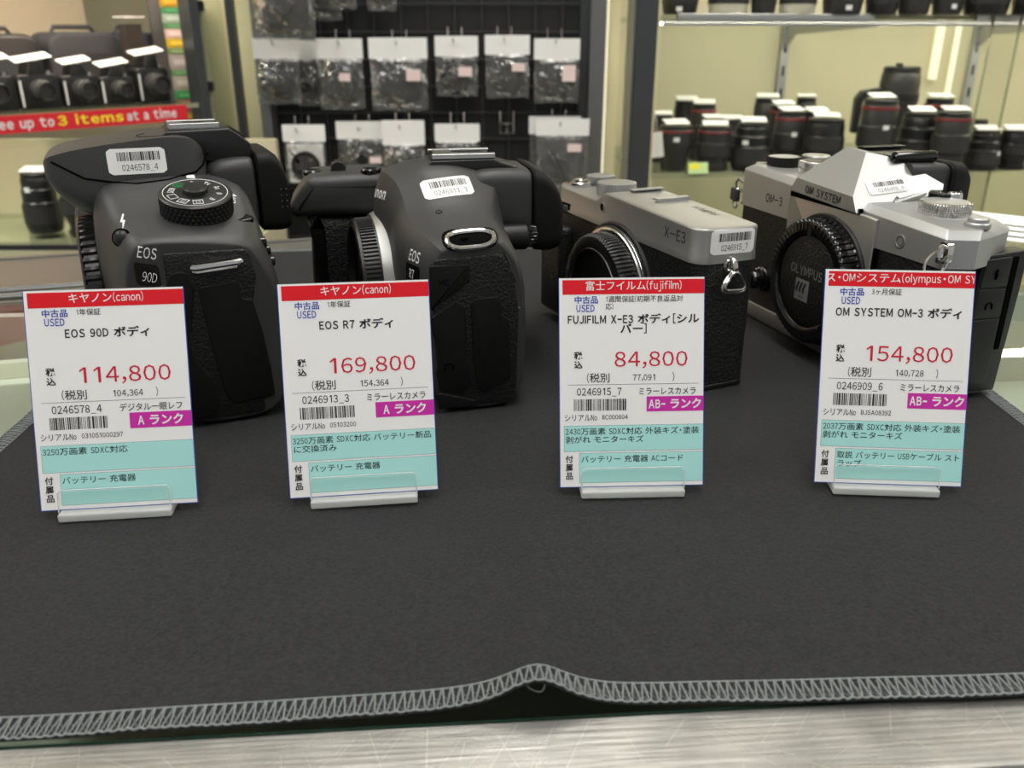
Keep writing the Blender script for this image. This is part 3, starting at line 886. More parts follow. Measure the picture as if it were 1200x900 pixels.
b = MB()
lv = Matrix.Translation((17, 10.2, 71.5)) @ Matrix.Rotation(radians(-14), 4, 'Y') @ Matrix.Rotation(radians(-20), 4, 'Z')
b.X = lv
b.prism(fillet([(-3.2, 5), (-3.4, -1), (-1, -4), (1.5, -4), (3.6, 0), (3.4, 5)], 1.2, 4), -0.5, 2.2, M['gloss_black'], 'z', 0.6)
b.X = Matrix.Identity(4)
b.build('power_lever', dslr)
b = MB()
fc = Vector(onto(SURF, (15, 51.8, 70.8), D, 0.0))
b.lathe([(2.7, -1), (2.7, 0.5), (2.2, 1.2), (1.2, 1.6), (0.05, 1.7)], M['shell_dark'], T=Matrix.Translation(fc) @ Matrix.Rotation(radians(-72), 4, 'Y') @ Matrix.Rotation(radians(-20), 4, 'X'), n=28)
b.lathe([(3.3, -1), (3.3, 0.1), (2.7, 0.12)], M['void'], T=Matrix.Translation(fc) @ Matrix.Rotation(radians(-72), 4, 'Y') @ Matrix.Rotation(radians(-20), 4, 'X'), n=28)
b.build('flash_button', dslr)

b = MB()
def yz(y0, z0, rot=0.0, x=5):
    c, s_ = cos(rot), sin(rot)
    return lambda u, v: onto(SURF, (x, y0 - (u * c - v * s_), z0 + (u * s_ + v * c)), D, 0.12)
b.text('EOS', yz(45.0, 64.9, radians(-14)), M['white_print'], 5.2, bold=0.008, sx=0.8, res=2)
b.build('model_lettering', dslr, fix=False); b = MB()
b.text('ON', yz(10.6, 78.2, radians(62)), M['white_print'], 2.6, bold=0.012)
bolt = [(0.3, 1.7), (-0.9, -0.2), (-0.1, -0.2), (-0.5, -1.9), (0.9, 0.3), (0.1, 0.3), (0.8, 1.7)]
b.build('switch_lettering', dslr, fix=False); b = MB()
g = yz(50.6, 74.6); b.add([g(u, v) for u, v in bolt], [tuple(range(7))], M['white_print'])
b.build('flash_symbol', dslr, fix=False); b = MB()
g = yz(24.2, 84.6, 0); b.add([g(-1.5, -0.7), g(1.5, -0.7), g(1.5, 0.8), g(-1.5, 0.8)], [(0, 1, 2, 3)], M['white_print'])
b.build('index_mark', dslr, fix=False)
bd = MB()
grid_decal(bd, SURF, lambda u, v: (5, 45.4 - u, 58.9 + v - u * 0.26), -4.0, 3.8, -3.8, 4.2, D, M['gloss_black'], 0.25, 6, 6, 0.6)
badge = bd.build('model_badge', dslr, fix=False)
b = MB(); g = yz(45.4, 56.7, radians(-16)); b.text('90D', lambda u, v: tuple(Vector(g(u, v)) + Vector((-0.3, 0, 0))), M['white_print'], 4.6, bold=-0.008, sx=0.8); b.build('badge_lettering', badge, fix=False)
sticker(dslr, SURF, lambda u, v: (40, 42.4 - u, 91.6 + v), D, 20.6, 9.4, '0246578_4', 4)
# body cap seen edge on
b = MB()
ridged(b, [(31, -3, 0), (33.2, -2.4, 0), (33.6, -1.6, 0), (33.8, -1.2, 1), (33.4, 3.6, 1), (33.0, 4.2, 0), (32, 5.0, 0), (28, 5.2, 0), (27.5, 3.4, 0), (0.05, 3.4, 0)], 0, 0, 1.3, 58, M['cap_black'], (70, 63, 35.5), duty=0.5, sub=6)
b.build('body_cap', dslr)
b = MB()
for zz, yy in ((64.5, 1.5), (61.2, 0.2), (57, -0.8)):
    b.lathe([(1.9, -1), (1.9, 0.7), (1.5, 1.1), (0.05, 1.2)], M['gloss_black'], T=Matrix.Translation(onto(SURF, (12, -30, zz), (0, 1, 0), 0, 0)) @ Matrix.Rotation(radians(90), 4, 'X'), n=20)
b.build('rear_button', dslr)

# ================================================================== black mirrorless camera (second from left)
ml = empty('mirrorless_camera', (0.005, 0.310, 0.0014), radians(101), 'black camera with a deep grip and a silver hot shoe plate, second from the left', 'camera')
b = MB()
low = lambda f: [(f, 20), (f - 2, 0), (18, 0)]
sections(b, [
    (0.6, [(3, 0.8), (0.6, 15), (0.4, 40), (1.5, 52), (4.5, 60), (10, 65.5), (20, 65.4), (26, 64.6), (31, 63), (34.5, 58), (34.5, 40), (34, 20), (32, 0.8), (18, 0.4)]),
    (2.6, [(1.5, 0), (-0.8, 15), (-1, 40), (0, 53), (3.5, 62), (9, 67.5), (20, 67.2), (27.5, 66.4), (33, 65), (38, 58.5), (38, 40), (37, 20), (35, 0), (18, 0)]),
    (10, [(1, 0), (-1.8, 15), (-2, 40), (-1, 53), (3, 63.5), (8.5, 69), (20, 69.3), (29.5, 68.2), (35.4, 66.6), (42.4, 59.5), (42.2, 40), (41, 20), (38, 0), (18, 0)]),
    (22, [(1, 0), (-2, 15), (-2, 40), (-1, 54), (2.5, 64.5), (8, 70), (20, 71.2), (31, 70), (38.6, 67.8), (46.4, 60.5), (44, 40), (43, 20), (40, 0), (18, 0)]),
    (34, [(1, 0), (-2, 15), (-2, 40), (-1, 55), (2, 65.5), (7, 72), (20, 74.4), (32, 73), (41, 70.5), (48, 63), (46, 40), (45, 20), (42, 0), (18, 0)]),
    (42, [(1, 0), (-2, 15), (-2, 40), (-1, 56), (1, 67), (4.5, 76), (19, 80), (32, 79), (40.8, 74.5), (47.5, 66), (47, 40), (46, 20), (43, 0), (18, 0)]),
    (49, [(1, 0), (-2, 15), (-2, 40), (-1, 56), (0, 68), (2, 80), (18, 86), (33, 85.2), (42.8, 80.5), (49.8, 68), (48, 40), (47, 20), (44, 0), (18, 0)]),
    (56, [(1, 0), (-2, 15), (-2, 40), (-1, 56), (0, 68), (1.5, 82), (18, 87.2), (35, 86.8), (45.2, 82.4), (52, 69), (49, 40), (48, 20), (44, 0), (18, 0)]),
    (66, [(1, 0), (-2, 15), (-2, 40), (-1, 56), (0, 68), (1.5, 82), (18, 87.4), (36, 87.4), (49.6, 84), (55, 68.5), (50, 40), (48, 20), (44, 0), (18, 0)]),
    (76, [(1, 0), (-2, 15), (-2, 40), (-1, 56), (0, 68), (1.5, 82), (18, 87.2), (35, 87), (45.5, 83), (52, 69), (49, 40), (48, 20), (44, 0), (18, 0)]),
    (84, [(1, 0), (-2, 15), (-2, 40), (-1, 56), (0, 68), (2, 79), (18, 83), (34, 82), (44, 78), (50, 68), (48, 40), (47, 20), (44, 0), (18, 0)]),
    (94, [(1, 0), (-2, 15), (-2, 40), (-1, 55), (1, 66), (4, 73), (18, 75), (33, 75), (44, 72), (48, 65), (47, 40), (46, 20), (43, 0), (18, 0)]),
    (124, [(1, 0), (-2, 15), (-2, 40), (-1, 54), (1, 65), (4, 72), (18, 74), (33, 74), (44, 71), (48, 64), (47, 40), (46, 20), (43, 0), (18, 0)]),
    (132, [(4, 2), (2, 15), (2, 40), (3, 53), (5, 62), (8, 68), (18, 69), (33, 69), (40, 66), (43, 60), (43, 40), (42, 20), (40, 2), (18, 2)]),
], M['shell'], cr={5: 0.6, 7: 0.45, 8: 1.0}, end_cr=0.6)
r = [rrect_ring(66, hw, z0, z1, y, 6) for y, hw, z0, z1 in ((16, 20, 62, 83), (6, 20.5, 61, 85), (-6, 20, 60, 84.6), (-12.5, 19.6, 57, 84), (-13.2, 19, 57.5, 83.5))]
b.loft(r, M['shell'])
body = b.build('body', ml, subsurf=2)
b = MB()
r = [rrect_ring(66, hw, z0, z1, y, rr, 5) for y, hw, z0, z1, rr in ((-13.2, 19.8, 52, 84.2, 6), (-14, 20.6, 50.5, 84.8, 6), (-18, 20.8, 50, 83.6, 6), (-21.5, 20.6, 50, 80.6, 6), (-24.5, 20, 51, 76, 6), (-26.3, 18, 54, 71, 5), (-24, 14, 58, 70, 4), (-20, 13, 59, 69, 4))]
b.loft(r, M['rubber'])
b.build('eyecup', ml)
b = MB()
b.lathe([(5.4, 4), (5.6, 2), (5.6, -9.5), (5.0, -10.2)], M['shell_dark'], c=(45.5, 0, 57.5), ax='y', n=32)
ridged(b, [(4.6, -10, 0), (4.8, -10.2, 1), (4.8, -13.5, 1), (4.2, -14, 0)], 0, 0, 0.4, 22, M['gloss_black'], (45.5, 0, 57.5))
b.build('dioptre_knob', ml)

# grip on the far side
b = MB()
b.prism(fillet([(89, 61), (88.5, 65), (79.5, 77.2), (50, 78), (40, 75), (40, 59), (70, 59.4), (86, 59)], [3, 2, 4, 6, 3, 0, 3, 2.5], 5), 93, 131, M['shell'], 'x', 4.5, seg=5)
b.build('grip_top', ml)
b = MB()
b.prism(fillet([(84, 60.5), (80.5, 53), (81.5, 30), (80, 2), (40, 0), (40, 59)], [2, 6, 10, 5, 0, 0], 6), 95, 130, M['finegrain'], 'x', 6.5, seg=5)
b.build('grip', ml)
b = MB()
b.lathe([(4.6, -1), (4.6, 0.6), (3.8, 1.3), (0.05, 1.0)], M['gloss_black'], c=(112, 78, 76.6), n=28)
b.build('shutter_button', ml)
b = MB()
ridged(b, [(3.0, -3.6, 0), (3.7, -3.2, 1), (3.7, 3.2, 1), (3.0, 3.6, 0)], 0, 0, 0.45, 14, M['shell_dark'], (0, 0, 0), 'y')
o = b.build('front_dial', ml); o.location = (0.112, 0.066, 0.0785); o.rotation_euler = (0, 0, radians(90))
b = MB()
for yy in (48, 54):
    b.lathe([(4.2, -1.0), (4.2, 0.7), (3.6, 1.3), (0.05, 1.2)], M['gloss_black'], c=(99 + (54 - yy) * 0.5, yy - 2, 78.4), n=26)
b.build('top_button', ml)
SURF = surface(body)

shoe_b = MB()
shoe_b.prism(fillet([(30.5, 85.5), (28, 88.0), (2, 88.2), (-1, 86.6), (-8, 84.6), (-8, 83), (30, 83)], 0.5, 2), 54.6, 77.4, M['shell_dark'], 'x', 0.6)
shoe_b.build('shoe_mount', ml)
b = MB()
x0, x1, y0, y1, z = 55.5, 76.5, 1.5, 27.5, 88.3
b.box(x0, y0, z, x1, y1, z + 0.4, M['shell_dark'])
out = fillet(rect(x0, y0, x1, y1), 0.8, 2)
b.box(x0, y0, z + 0.4, x0 + 1.0, y1, z + 1.5, M['steel']); b.box(x1 - 1.0, y0, z + 0.4, x1, y1, z + 1.5, M['steel'])
b.box(x0, y0, z + 1.5, x0 + 3.8, y1, z + 2.2, M['steel'], ax='y', r=0.3); b.box(x1 - 3.8, y0, z + 1.5, x1, y1, z + 2.2, M['steel'], ax='y', r=0.3)
b.box(x0 + 3.8, y1 - 9, z + 1.5, x1 - 3.8, y1 - 1.2, z + 2.15, M['steel'])
b.box(x0 + 3.8, y0 + 1, z + 0.6, x1 - 3.8, y1 - 9, z + 0.9, M['gunmetal'])
b.build('hot_shoe', ml)

# lens mount and its cap
TM = Matrix.Translation((66, 50, 0)) @ Matrix.Rotation(radians(6), 4, 'Z') @ Matrix.Translation((-66, -50, 0))
b = MB()
prof = [(34.6, 42), (34.6, 46.2), (34.2, 47.4), (31.6, 53.2), (31.2, 53.8), (29, 53.8)]
b.X = TM
b.lathe(prof, M['silver'], c=(66, 0, 33.5), ax='y', n=96)
b.build('lens_mount', ml)
b = MB(); b.X = TM
ridged(b, [(30, 53.6, 0), (30.2, 53.8, 0), (30.2, 54.3, 0), (30.2, 54.4, 1), (29.8, 60.4, 1), (29.6, 60.5, 0), (29.0, 61.6, 0), (27.6, 62, 0), (26.2, 61.8, 0), (25.8, 59, 0), (24, 58.6, 0), (0.05, 58.4, 0)], 0, 0, 0.9, 100, M['cap_black'], (66, 0, 33.5), duty=0.5, sub=4)
if False: ridged(b, [(30, 54.6, 0), (31.2, 54.9, 0), (31.2, 55.3, 0), (31.2, 55.4, 1), (30.7, 61.2, 1), (30.6, 61.3, 0), (30.0, 62.4, 0), (28.4, 62.7, 0), (26.6, 62.5, 0), (26.2, 60, 0), (24, 59.6, 0), (0.05, 59.4, 0)], 0, 0, 0.9, 104, M['cap_black'], (66, 0, 34.5), duty=0.5, sub=4)
b.build('body_cap', ml)

b = MB()
b.prism(fillet([(3.5, 2), (2.5, 40), (5, 55), (9, 61.5), (33.6, 60.2), (35, 56), (34.8, 30), (33.5, 2)], [2, 2, 3, 3, 2, 2, 2, 2], 4), 0.1, 3, M['grain'], 'x', 0.5)
b.build('grained_side_panel', ml)
b = MB()
def cov(pts, r=1.0):
    pts = [(min(y, 35.6 + 0.03 * (y - 35)), z) for y, z in pts]
    b.prism(fillet(pts, r, 4), -0.5, 2.5, M['rubber'], 'x', 0.45)
cov([(37.6, 56.2), (35.5, 58.2), (21.8, 58.2), (21, 57.2), (21.0, 52.0), (26.4, 47.6), (36, 41.5), (38.5, 41.5)])
cov([(36.2, 38.5), (26.4, 44.6), (22.8, 42), (22.6, 20.5), (21, 11.8), (24.5, 7), (33.6, 9.6), (34.6, 16), (33.5, 21), (34, 28), (36, 33)])
cov([(20.8, 43), (19, 45), (11.2, 45.4), (9.2, 43.3), (9, 38.4), (6.2, 36), (5.4, 12.6), (14.5, 7.4), (18.4, 8), (20, 20)])
cov([(34.5, 7.6), (33, 8), (19.5, 4), (19, 1.5), (34, 1.0)], 0.6)
b.build('port_cover', ml)
b = MB()
b.text('MIC', lambda u, v: (-0.62, 30.5 - u, 50.6 + v), M['void'], 3.2, bold=0.01)
b.build('microphone_lettering', ml, fix=False); b = MB()
hp = [(0.0 + 1.6 * cos(a), 1.6 * sin(a)) for a in [pi * k / 12 for k in range(13)]]
b.tube([(-0.6, 29.6 - u, 18.5 + v) for u, v in [(-1.6, -1.4)] + hp[::-1] + [(1.6, -1.4)]], 0.28, M['void'], 4)
b.build('headphone_symbol', ml, fix=False)
b = MB()
rear = [(2.5, 40.2), (0.6, 40.6), (-0.6, 40.9), (-1.6, 41.0)]
b.tube([onto(SURF, (3, y, z), D, -0.1) for y, z in rear], 0.22, M['gunmetal'], 4)
b.build('rear_seam', ml); b = MB()
b.tube([onto(SURF, (20, y, z), D, 0.0) for y, z in [(3.6, 50), (5.8, 56), (8, 61.4), (8.6, 65), (7.5, 70)]], 0.16, M['void'], 4)
b.build('seam_line', ml)

# recessed strap slot on the shoulder
b = MB()
ds = Vector((1, 0, -0.55))
slot = lambda u, v: onto(SURF, (8, 20.0 - u, 64.0 + v * 1.45 + u * 0.05), ds, 0.1)
oval = lambda w, h, k: [(w * (abs(cos(a)) ** 0.6) * (1 if cos(a) > 0 else -1), h * (abs(sin(a)) ** 0.8) * (1 if sin(a) > 0 else -1)) for a in [2 * pi * i / k for i in range(k)]]
grid_decal(b, SURF, lambda u, v: (8, 20.0 - u, 65.0 + v * 1.3 + u * 0.05), -10.2, 10.2, -4.4, 4.4, ds, M['void'], 0.16, 12, 12, 3.6)
b.tube([tuple(Vector(slot(u, v)) - ds.normalized() * 0.7) for u, v in oval(8.6, 2.9, 40)], 1.0, M['chrome'], 8, closed=True)
q = [slot(u, v - 0.5) for u, v in oval(6.6, 1.3, 24)]
b.add(q, [tuple(range(24))], M['steel'])
b.tube([tuple(Vector(slot(u, 0.2)) - ds.normalized() * 0.3) for u in (-3.4, -1.0)], 0.9, M['void'], 6)
b.build('strap_slot', ml)

b = MB()
fy = lambda x0, z0, sl=0.0: (lambda u, v: onto(SURF, (x0 - u, 60, z0 + v - u * sl), (0, -1, -0.25), 0.14))
b.text('Canon', fy(61.5, 75.2, -0.12), M['white_print'], 6.2, bold=0.02, sx=1.1)
dd = Vector((0.54, -0.84, -0.25))
def eosf(z0, x0=9, y0=42, sl=0.06):
    ax_ = Vector((-0.84, -0.54, 0))
    return lambda u, v: onto(SURF, Vector((x0, y0, z0 + v - u * sl)) + ax_ * u, dd, 0.14)
b.build('maker_lettering', ml, fix=False); b = MB()
b.text('EOS', eosf(58.0), M['white_print'], 5.6, bold=0.008, sx=0.95)
b.build('model_lettering', ml, fix=False); b = MB()
g = lambda u, v: onto(SURF, (30, 28.5 - u, 71.2 + v), ds, 0.14)
b.tube([g(1.1 * cos(a), 1.1 * sin(a)) for a in [radians(120 + 300 * k / 14) for k in range(15)]], 0.16, M['void'], 4)
b.tube([g(0, 0.2), g(0, 1.6)], 0.16, M['void'], 4)
b.build('power_symbol', ml, fix=False)
bd = MB()
f_ = eosf(54.2)
grid_decal(bd, SURF, lambda u, v: tuple(Vector((9, 42, 53.4 + v - u * 0.06)) + Vector((-0.84, -0.54, 0)) * u), -5.6, 5.0, -4.6, 3.4, dd, M['gloss_black'], 0.2, 6, 6, 0.5)
badge = bd.build('model_badge', ml, fix=False)
b = MB(); g = eosf(51.4); b.text('R7', lambda u, v: tuple(Vector(g(u - 0.3, v)) - dd.normalized() * 0.25), M['sticker'], 4.9, bold=-0.004, sx=0.9); b.build('badge_lettering', badge, fix=False)
sticker(ml, SURF, lambda u, v: (44, 23.4 - (u * 0.985 - v * 0.17), 78.2 + v * 1.05 + u * 0.15), ds, 20.6, 10.2, '0246913_3', 9)

# ================================================================== flat-topped silver camera (third from left)
rf = empty('rangefinder_camera', (0.0986, 0.335, 0.0004), radians(114.6), 'flat-topped silver and black camera with a ridged body cap, third from the left', 'camera')
XT, XL, XS = (lambda x: 67.6 + 0.05 * x), (lambda x: 62.7 + 0.048 * x), (lambda x: 54.0 + 0.023 * x)
xe_out = fillet([(0, 0), (0, 29), (122, 29), (122, 0)], [4, 7.5, 9, 6], 8)
def xe_span(x):
    """front and rear of the rounded plan at x"""
    def corner(d, r): return 0 if d >= r else r - sqrt(max(0, r * r - (r - d) ** 2))
    f = 29 - max(corner(x, 7.5), corner(122 - x, 9)); k = max(corner(x, 4), corner(122 - x, 6))
    return k, f
def smooth(a, b, t):
    t = min(1, max(0, (t - a) / (b - a))); return t * t * (3 - 2 * t)
b = MB()
xs = [0, 0.3, 0.8, 1.6, 2.6, 4, 5.6, 7.5, 12, 20, 35, 50, 64, 69, 71, 73, 75, 77, 79, 81, 83, 88, 100, 110, 113, 115, 117, 118.6, 120, 121, 121.6, 122]
rings = []
for x in xs:
    k, f = xe_span(x)
    e = min(x, 122 - x)
    drop = 0 if e > 1.0 else 1.0 - sqrt(max(0, 1 - (1 - e) ** 2))
    zt = XT(x) * (1 - smooth(71, 82, x)) + XL(x) * smooth(71, 82, x) - drop
    zs = XS(x)
    pts = [(k - 0.5, zs), (k - 0.2, zs + 3), (k, zs + 3.4)]
    pts += [(k + 1.0 - cos(a), zt - 1.0 + sin(a)) for a in [pi / 2 * q / 4 for q in range(5)]]
    pts += [(f - 1.0 + sin(a), zt - 1.0 + cos(a)) for a in [pi / 2 * q / 4 for q in range(5)]]
    pts += [(f, zs + 3.4), (f + 0.2, zs + 3), (f + 0.5, zs)]
    rings.append([(x, y, z) for y, z in pts])
b.loft(rings, M['silver'])
top = b.build('top_cover', rf, angle=30)
b = MB()
b.prism(fillet([(0.5, 0.6), (0.5, 28.6), (121.5, 28.6), (121.5, 0.6)], [4, 7.5, 9, 6], 8), 2, 54.5, M['finegrain'])
b.prism(fillet([(0.5, 0.6), (0.5, 28.6), (121.5, 28.6), (121.5, 0.6)], [4, 7.5, 9, 6], 8), 54.4, 56, M['shell_dark'])
b.build('covering', rf)
b = MB(); b.prism(fillet([(0.3, 0.3), (0.3, 28.9), (121.7, 28.9), (121.7, 0.3)], [4, 7.5, 9, 6], 8), 0, 2.4, M['shell_dark'], bev=0.6); b.build('bottom_plate', rf)
b = MB()
b.prism(fillet([(103.5, 4), (103.5, 49.5), (119, 50.5), (127, 46), (127, 4)], [3, 3.5, 4, 3, 3], 5), 27, 34.5, M['finegrain'], 'y', 0.01, 3.0)
b.build('front_grip', rf)
b = MB(); b.prism(fillet([(1.0, 14), (1.0, 5), (3, 5), (3, 14)], 0.3, 2), 3, 52, M['rubber']); b.build('port_cover', rf)
# dials
def knurl_dial(parent, name, c, r, h, m, count=70, topm=None, rim=0.5, dep=0.55, both=False):
    d = MB()
    prof = [(r - 0.5, 0, 0), (r, 0.3, 1), (r, h - 0.5, 1), (r - 0.25, h - 0.15, 0), (r - 0.8, h, 0), (0.05, h, 0)]
    if both: prof = [(r - 0.5, 0, 0), (r, 0.2, 1), (r, h * 0.44, 1), (r - 0.9, h * 0.46, 0), (r - 0.9, h * 0.52, 0), (r, h * 0.54, 1), (r, h - 0.5, 1), (r - 0.3, h - 0.15, 0), (r - 0.9, h, 0), (0.05, h, 0)]
    ridged(d, prof, 0, 0, dep, count, m, c, 'z', 0.5, 4)
    o = d.build(name, parent)
    if topm:
        d = MB(); d.lathe([(r - 1.2, h), (r - 1.2, h + 0.08), (0.05, h + 0.1)], topm, c=c, n=40); d.build('dial_face', o)
    return o
knurl_dial(rf, 'shutter_dial', (87.5, 14, 66.6), 9.4, 6.2, M['silver_light'], 60, M['silver'])
knurl_dial(rf, 'compensation_dial', (112, 8.3, 67), 7.2, 5.4, M['silver_light'], 60, M['silver'])
b = MB()
b.lathe([(5.8, 67.3), (5.9, 67.8), (5.9, 69.6), (5.3, 70.1), (4.6, 70.2), (4.5, 69.8), (3.6, 69.8), (3.5, 71.0), (3.0, 71.4), (1.6, 71.1), (0.05, 71.1)], M['chrome'], c=(111.5, 20.2, 0), n=40)
b.prism(fillet(rect(112, 22, 118.5, 26), 1.4), 67.6, 69.4, M['chrome'], bev=0.4)
b.build('shutter_button', rf)
b = MB()
zz = 70.6
b.box(47.5, 0.6, zz - 1.6, 70.5, 18.5, zz - 0.55, M['shell_dark'])
b.box(51.5, 0.6, zz - 0.6, 66.5, 16, zz - 0.2, M['gunmetal'])
for a, c, s_ in ((47.5, 51, 0), (67, 70.5, 1.0)):
    b.box(a, 0.8, zz + 0.2 + s_ * 0.9, c, 17.5, zz + 0.8 + s_ * 0.9, M['silver_light'], ax='y', r=0.2)
    b.box(a if not s_ else c - 0.7, 0.8, zz - 0.6, a + 0.7 if not s_ else c, 17.5, zz + 0.5 + s_ * 0.9, M['silver_light'])
b.build('hot_shoe', rf)
b = MB()
b.lathe([(2.4, 28.0), (2.4, 29.25), (1.9, 29.3), (1.6, 28.9)], M['silver_light'], c=(74.5, 0, 64.2), ax='y', n=28)
b.lathe([(1.75, 28), (1.75, 29.2), (0.05, 29.05)], M['gloss_black'], c=(74.5, 0, 64.2), ax='y', n=28)
b.build('assist_lamp', rf)
b = MB()
b.box(104.8, 27, 55.6, 113.5, 29.4, 60.6, M['void'], r=0.8, ax='y')
ridged(b, [(3.3, -1.6, 0), (3.6, -1.3, 1), (3.6, 1.3, 1), (3.3, 1.6, 0)], 0, 0, 0.3, 24, M['gunmetal'], (109.2, 26.7, 58), 'z')
b.build('command_dial', rf)
b = MB(); b.text('X-E3', lambda u, v: (17.0 - u, 29.12, 60.8 + v), M['black_print'], 6.0, bold=-0.004, sx=1.3); b.build('model_lettering', rf, fix=False)
b = MB(); b.text('FUJIFILM', lambda u, v: (27.5 + u, 5.4 + v, XT(27.5 + u) + 0.06), M['black_print'], 4.6, bold=0.01, sx=1.1); b.build('maker_lettering', rf, fix=False)
SURF = surface(top)
sticker(rf, SURF, lambda u, v: (5, 13.6 - u, 62.3 + v - 0.02 * u), D, 20.8, 9.6, '0246915_7', 15)
# mount and ridged cap
mc = (60.5, 0, 28)
b = MB(); b.lathe([(32, 28), (32, 29.4), (31.2, 30.4), (30.2, 30.6), (30.0, 32.2), (29.2, 33.0), (26, 33.0)], M['shell_dark'], c=mc, ax='y', n=96); b.build('mount_ring', rf)
b = MB(); b.lathe([(29.5, 30), (30.1, 31.6), (29.6, 32.8), (28.6, 33.4), (26, 33.4)], M['chrome'], c=mc, ax='y', n=96); b.build('bright_ring', rf)
b = MB()
ridged(b, [(27, 33, 0), (27.6, 33.3, 0), (27.6, 33.8, 1), (27.4, 39.0, 1), (27.0, 40.0, 1), (26, 40.9, 0), (22.6, 41.2, 0), (21.4, 41.0, 0), (20.8, 39.4, 0), (20.2, 39.2, 0), (0.05, 39.2, 0)], 0, 0, 0.8, 84, M['cap_black'], mc, 'y', 0.5, 4)
cap = b.build('body_cap', rf)
b = MB(); b.tube([(mc[0] + 20.9 * cos(a), 41.1, mc[2] + 20.9 * sin(a)) for a in [2 * pi * k / 90 for k in range(90)]], 0.3, M['gunmetal'], 5, closed=True); b.build('cap_rim', cap)
# strap lug with its triangular ring
b = MB()
b.tube([(0.6, 13.4, 55.4), (-2.0, 13.5, 54.8), (-3.1, 13.6, 52.6), (-2.4, 13.7, 50.2), (0.4, 13.7, 49.6)], 1.3, M['chrome'], 10, flat=1.0)
b.lathe([(3.2, 0.9), (3.2, 0.4), (2.4, -0.4), (0.05, -0.6)], M['chrome'], c=(0, 13.5, 53), ax='x', n=24)
b.build('strap_lug', rf)
b = MB()
tri = fillet([(13.6, 53.2), (20.6, 43.0), (5.6, 42.0)], [3.5, 2.6, 2.6], 6)
b.tube([(-2.6 - 0.03 * (53 - z), y, z) for y, z in tri], 0.62, M['chrome'], 8, closed=True)
b.tube([(-3.6 - 0.03 * (53 - z), y + 0.15, z - 0.2) for y, z in fillet([(13.4, 53.0), (19.6, 44.2), (6.8, 43.4)], [3.5, 2.2, 2.2], 6)], 0.6, M['chrome'], 8, closed=True)
b.build('strap_ring', rf)

# ================================================================== silver camera with the pointed finder hump (rightmost)
om = empty('silver_prism_camera', (0.191, 0.324, 0.0014), radians(107), 'silver and black camera with a peaked finder hump and black body cap, rightmost', 'camera')
OT = lambda x: 66.4 + 0.047 * x
near_far = [(-2, 30.2), (36, 34)]
plan = [(142, 6), (142, 27), (137, 34), (33, 34), (-3.6, 33.8), (-7.9, 22.5), (-3.4, 10), (0.5, 1), (5, -4), (136, -1)]
front_rf = [(142, 6), (142, 27), (137, 33.6), (33, 33.6)]
b = MB()
def ring_at(d, dz, z=None):
    """plan outline shrunk by d; height follows the sloping deck or is constant"""
    c = (66, 15); out = []
    for x, y in fillet(plan, [3, 5, 5, 0, 1.0, 1.0, 1.0, 3, 3, 3], 3):
        vx, vy = x - c[0], y - c[1]
        sx_ = (abs(vx) - d) / abs(vx) if abs(vx) > d else 1; sy_ = (abs(vy) - d) / abs(vy) if abs(vy) > d else 1
        X_, Y_ = c[0] + vx * sx_, c[1] + vy * sy_
        out.append((X_, Y_, (OT(X_) + dz) if z is None else z))
    return out
b.loft([ring_at(0, 0, 55.0), ring_at(0, -0.2), ring_at(0.25, 0.15), ring_at(3.2, 2.3), ring_at(3.8, 2.55), ring_at(9, 2.6)], M['silver_light'])
b.build('top_cover', om, angle=18)
b = MB()
cplan = [(141.5, 6), (141.5, 27), (136.5, 33), (6, 33), (1, 31.5), (0.5, -2), (136, -1)]
b.prism(fillet(cplan, [3, 5, 5, 2, 2, 2, 3], 4), 7, 55.2, M['finegrain'])
b.build('covering', om)
b = MB()
b.prism(fillet([(141.8, 6), (141.8, 27), (136.8, 33.8), (4, 33.8), (-1, 31), (-1.5, -3), (136, -1)], [3, 5, 5, 2, 2, 2, 3], 4), 0, 7.6, M['silver'], bev=0.6)
b.build('bottom_plate', om)
b = MB()
b.prism(fillet([(32.5, 7), (32.5, 66.6), (93, 70.2), (93, 7)], [0.4, 0.8, 0.4, 0.4], 2), 30, 35.6, M['silver'], 'y', 0.0, 0.6)
b.build('mount_housing', om)
b = MB(); b.box(31.4, 31, 8, 32.4, 34.9, 55, M['void']); b.box(93.2, 33.0, 55.0, 137, 33.75, 56.0, M['void']); b.box(43, 34, 66.6, 92, 35.9, 69.0, M['void']); b.build('shadow_gap', om)
# finder hump
b = MB()
A, A2 = (61, 22.5, 89.4), (73.5, 22.5, 90.4)
Bn, B2 = (58.5, 7.5, 86.6), (76, 7.5, 87.4)
Cn, C2 = (44, -5.5, 77.2), (90, -5.5, 79)
Dn, D2 = (43.5, -5, 74.6), (90.5, -5, 76)
E1, E2 = (43.5, 17, 69.2), (91.5, 17, 71)
Fn, F2 = (43.4, 37.2, 67.4), (91.2, 37.2, 69.6)
Gn, G2 = (46.6, 37.4, 73.6), (86.4, 37.4, 75.8)
vs = [A, A2, Bn, B2, Cn, C2, Dn, D2, E1, E2, Fn, F2, Gn, G2, (43.5, -5, 66), (90.5, -5, 66), (43.5, 30, 66), (91, 30, 66)]
fs = [(0, 1, 13, 12), (12, 13, 11, 10), (0, 12, 10, 8, 6, 4, 2), (1, 3, 5, 7, 9, 11, 13), (0, 2, 3, 1), (2, 4, 5, 3), (4, 6, 7, 5),
      (6, 14, 15, 7), (6, 8, 16, 14), (8, 10, 16), (7, 15, 17, 9), (9, 17, 11), (10, 11, 17, 16), (14, 16, 17, 15)]
b.add(vs, fs, M['silver_light'])
hump_o = b.build('finder_hump', om, bevel=0.55, smooth=True, angle=20)
b = MB()
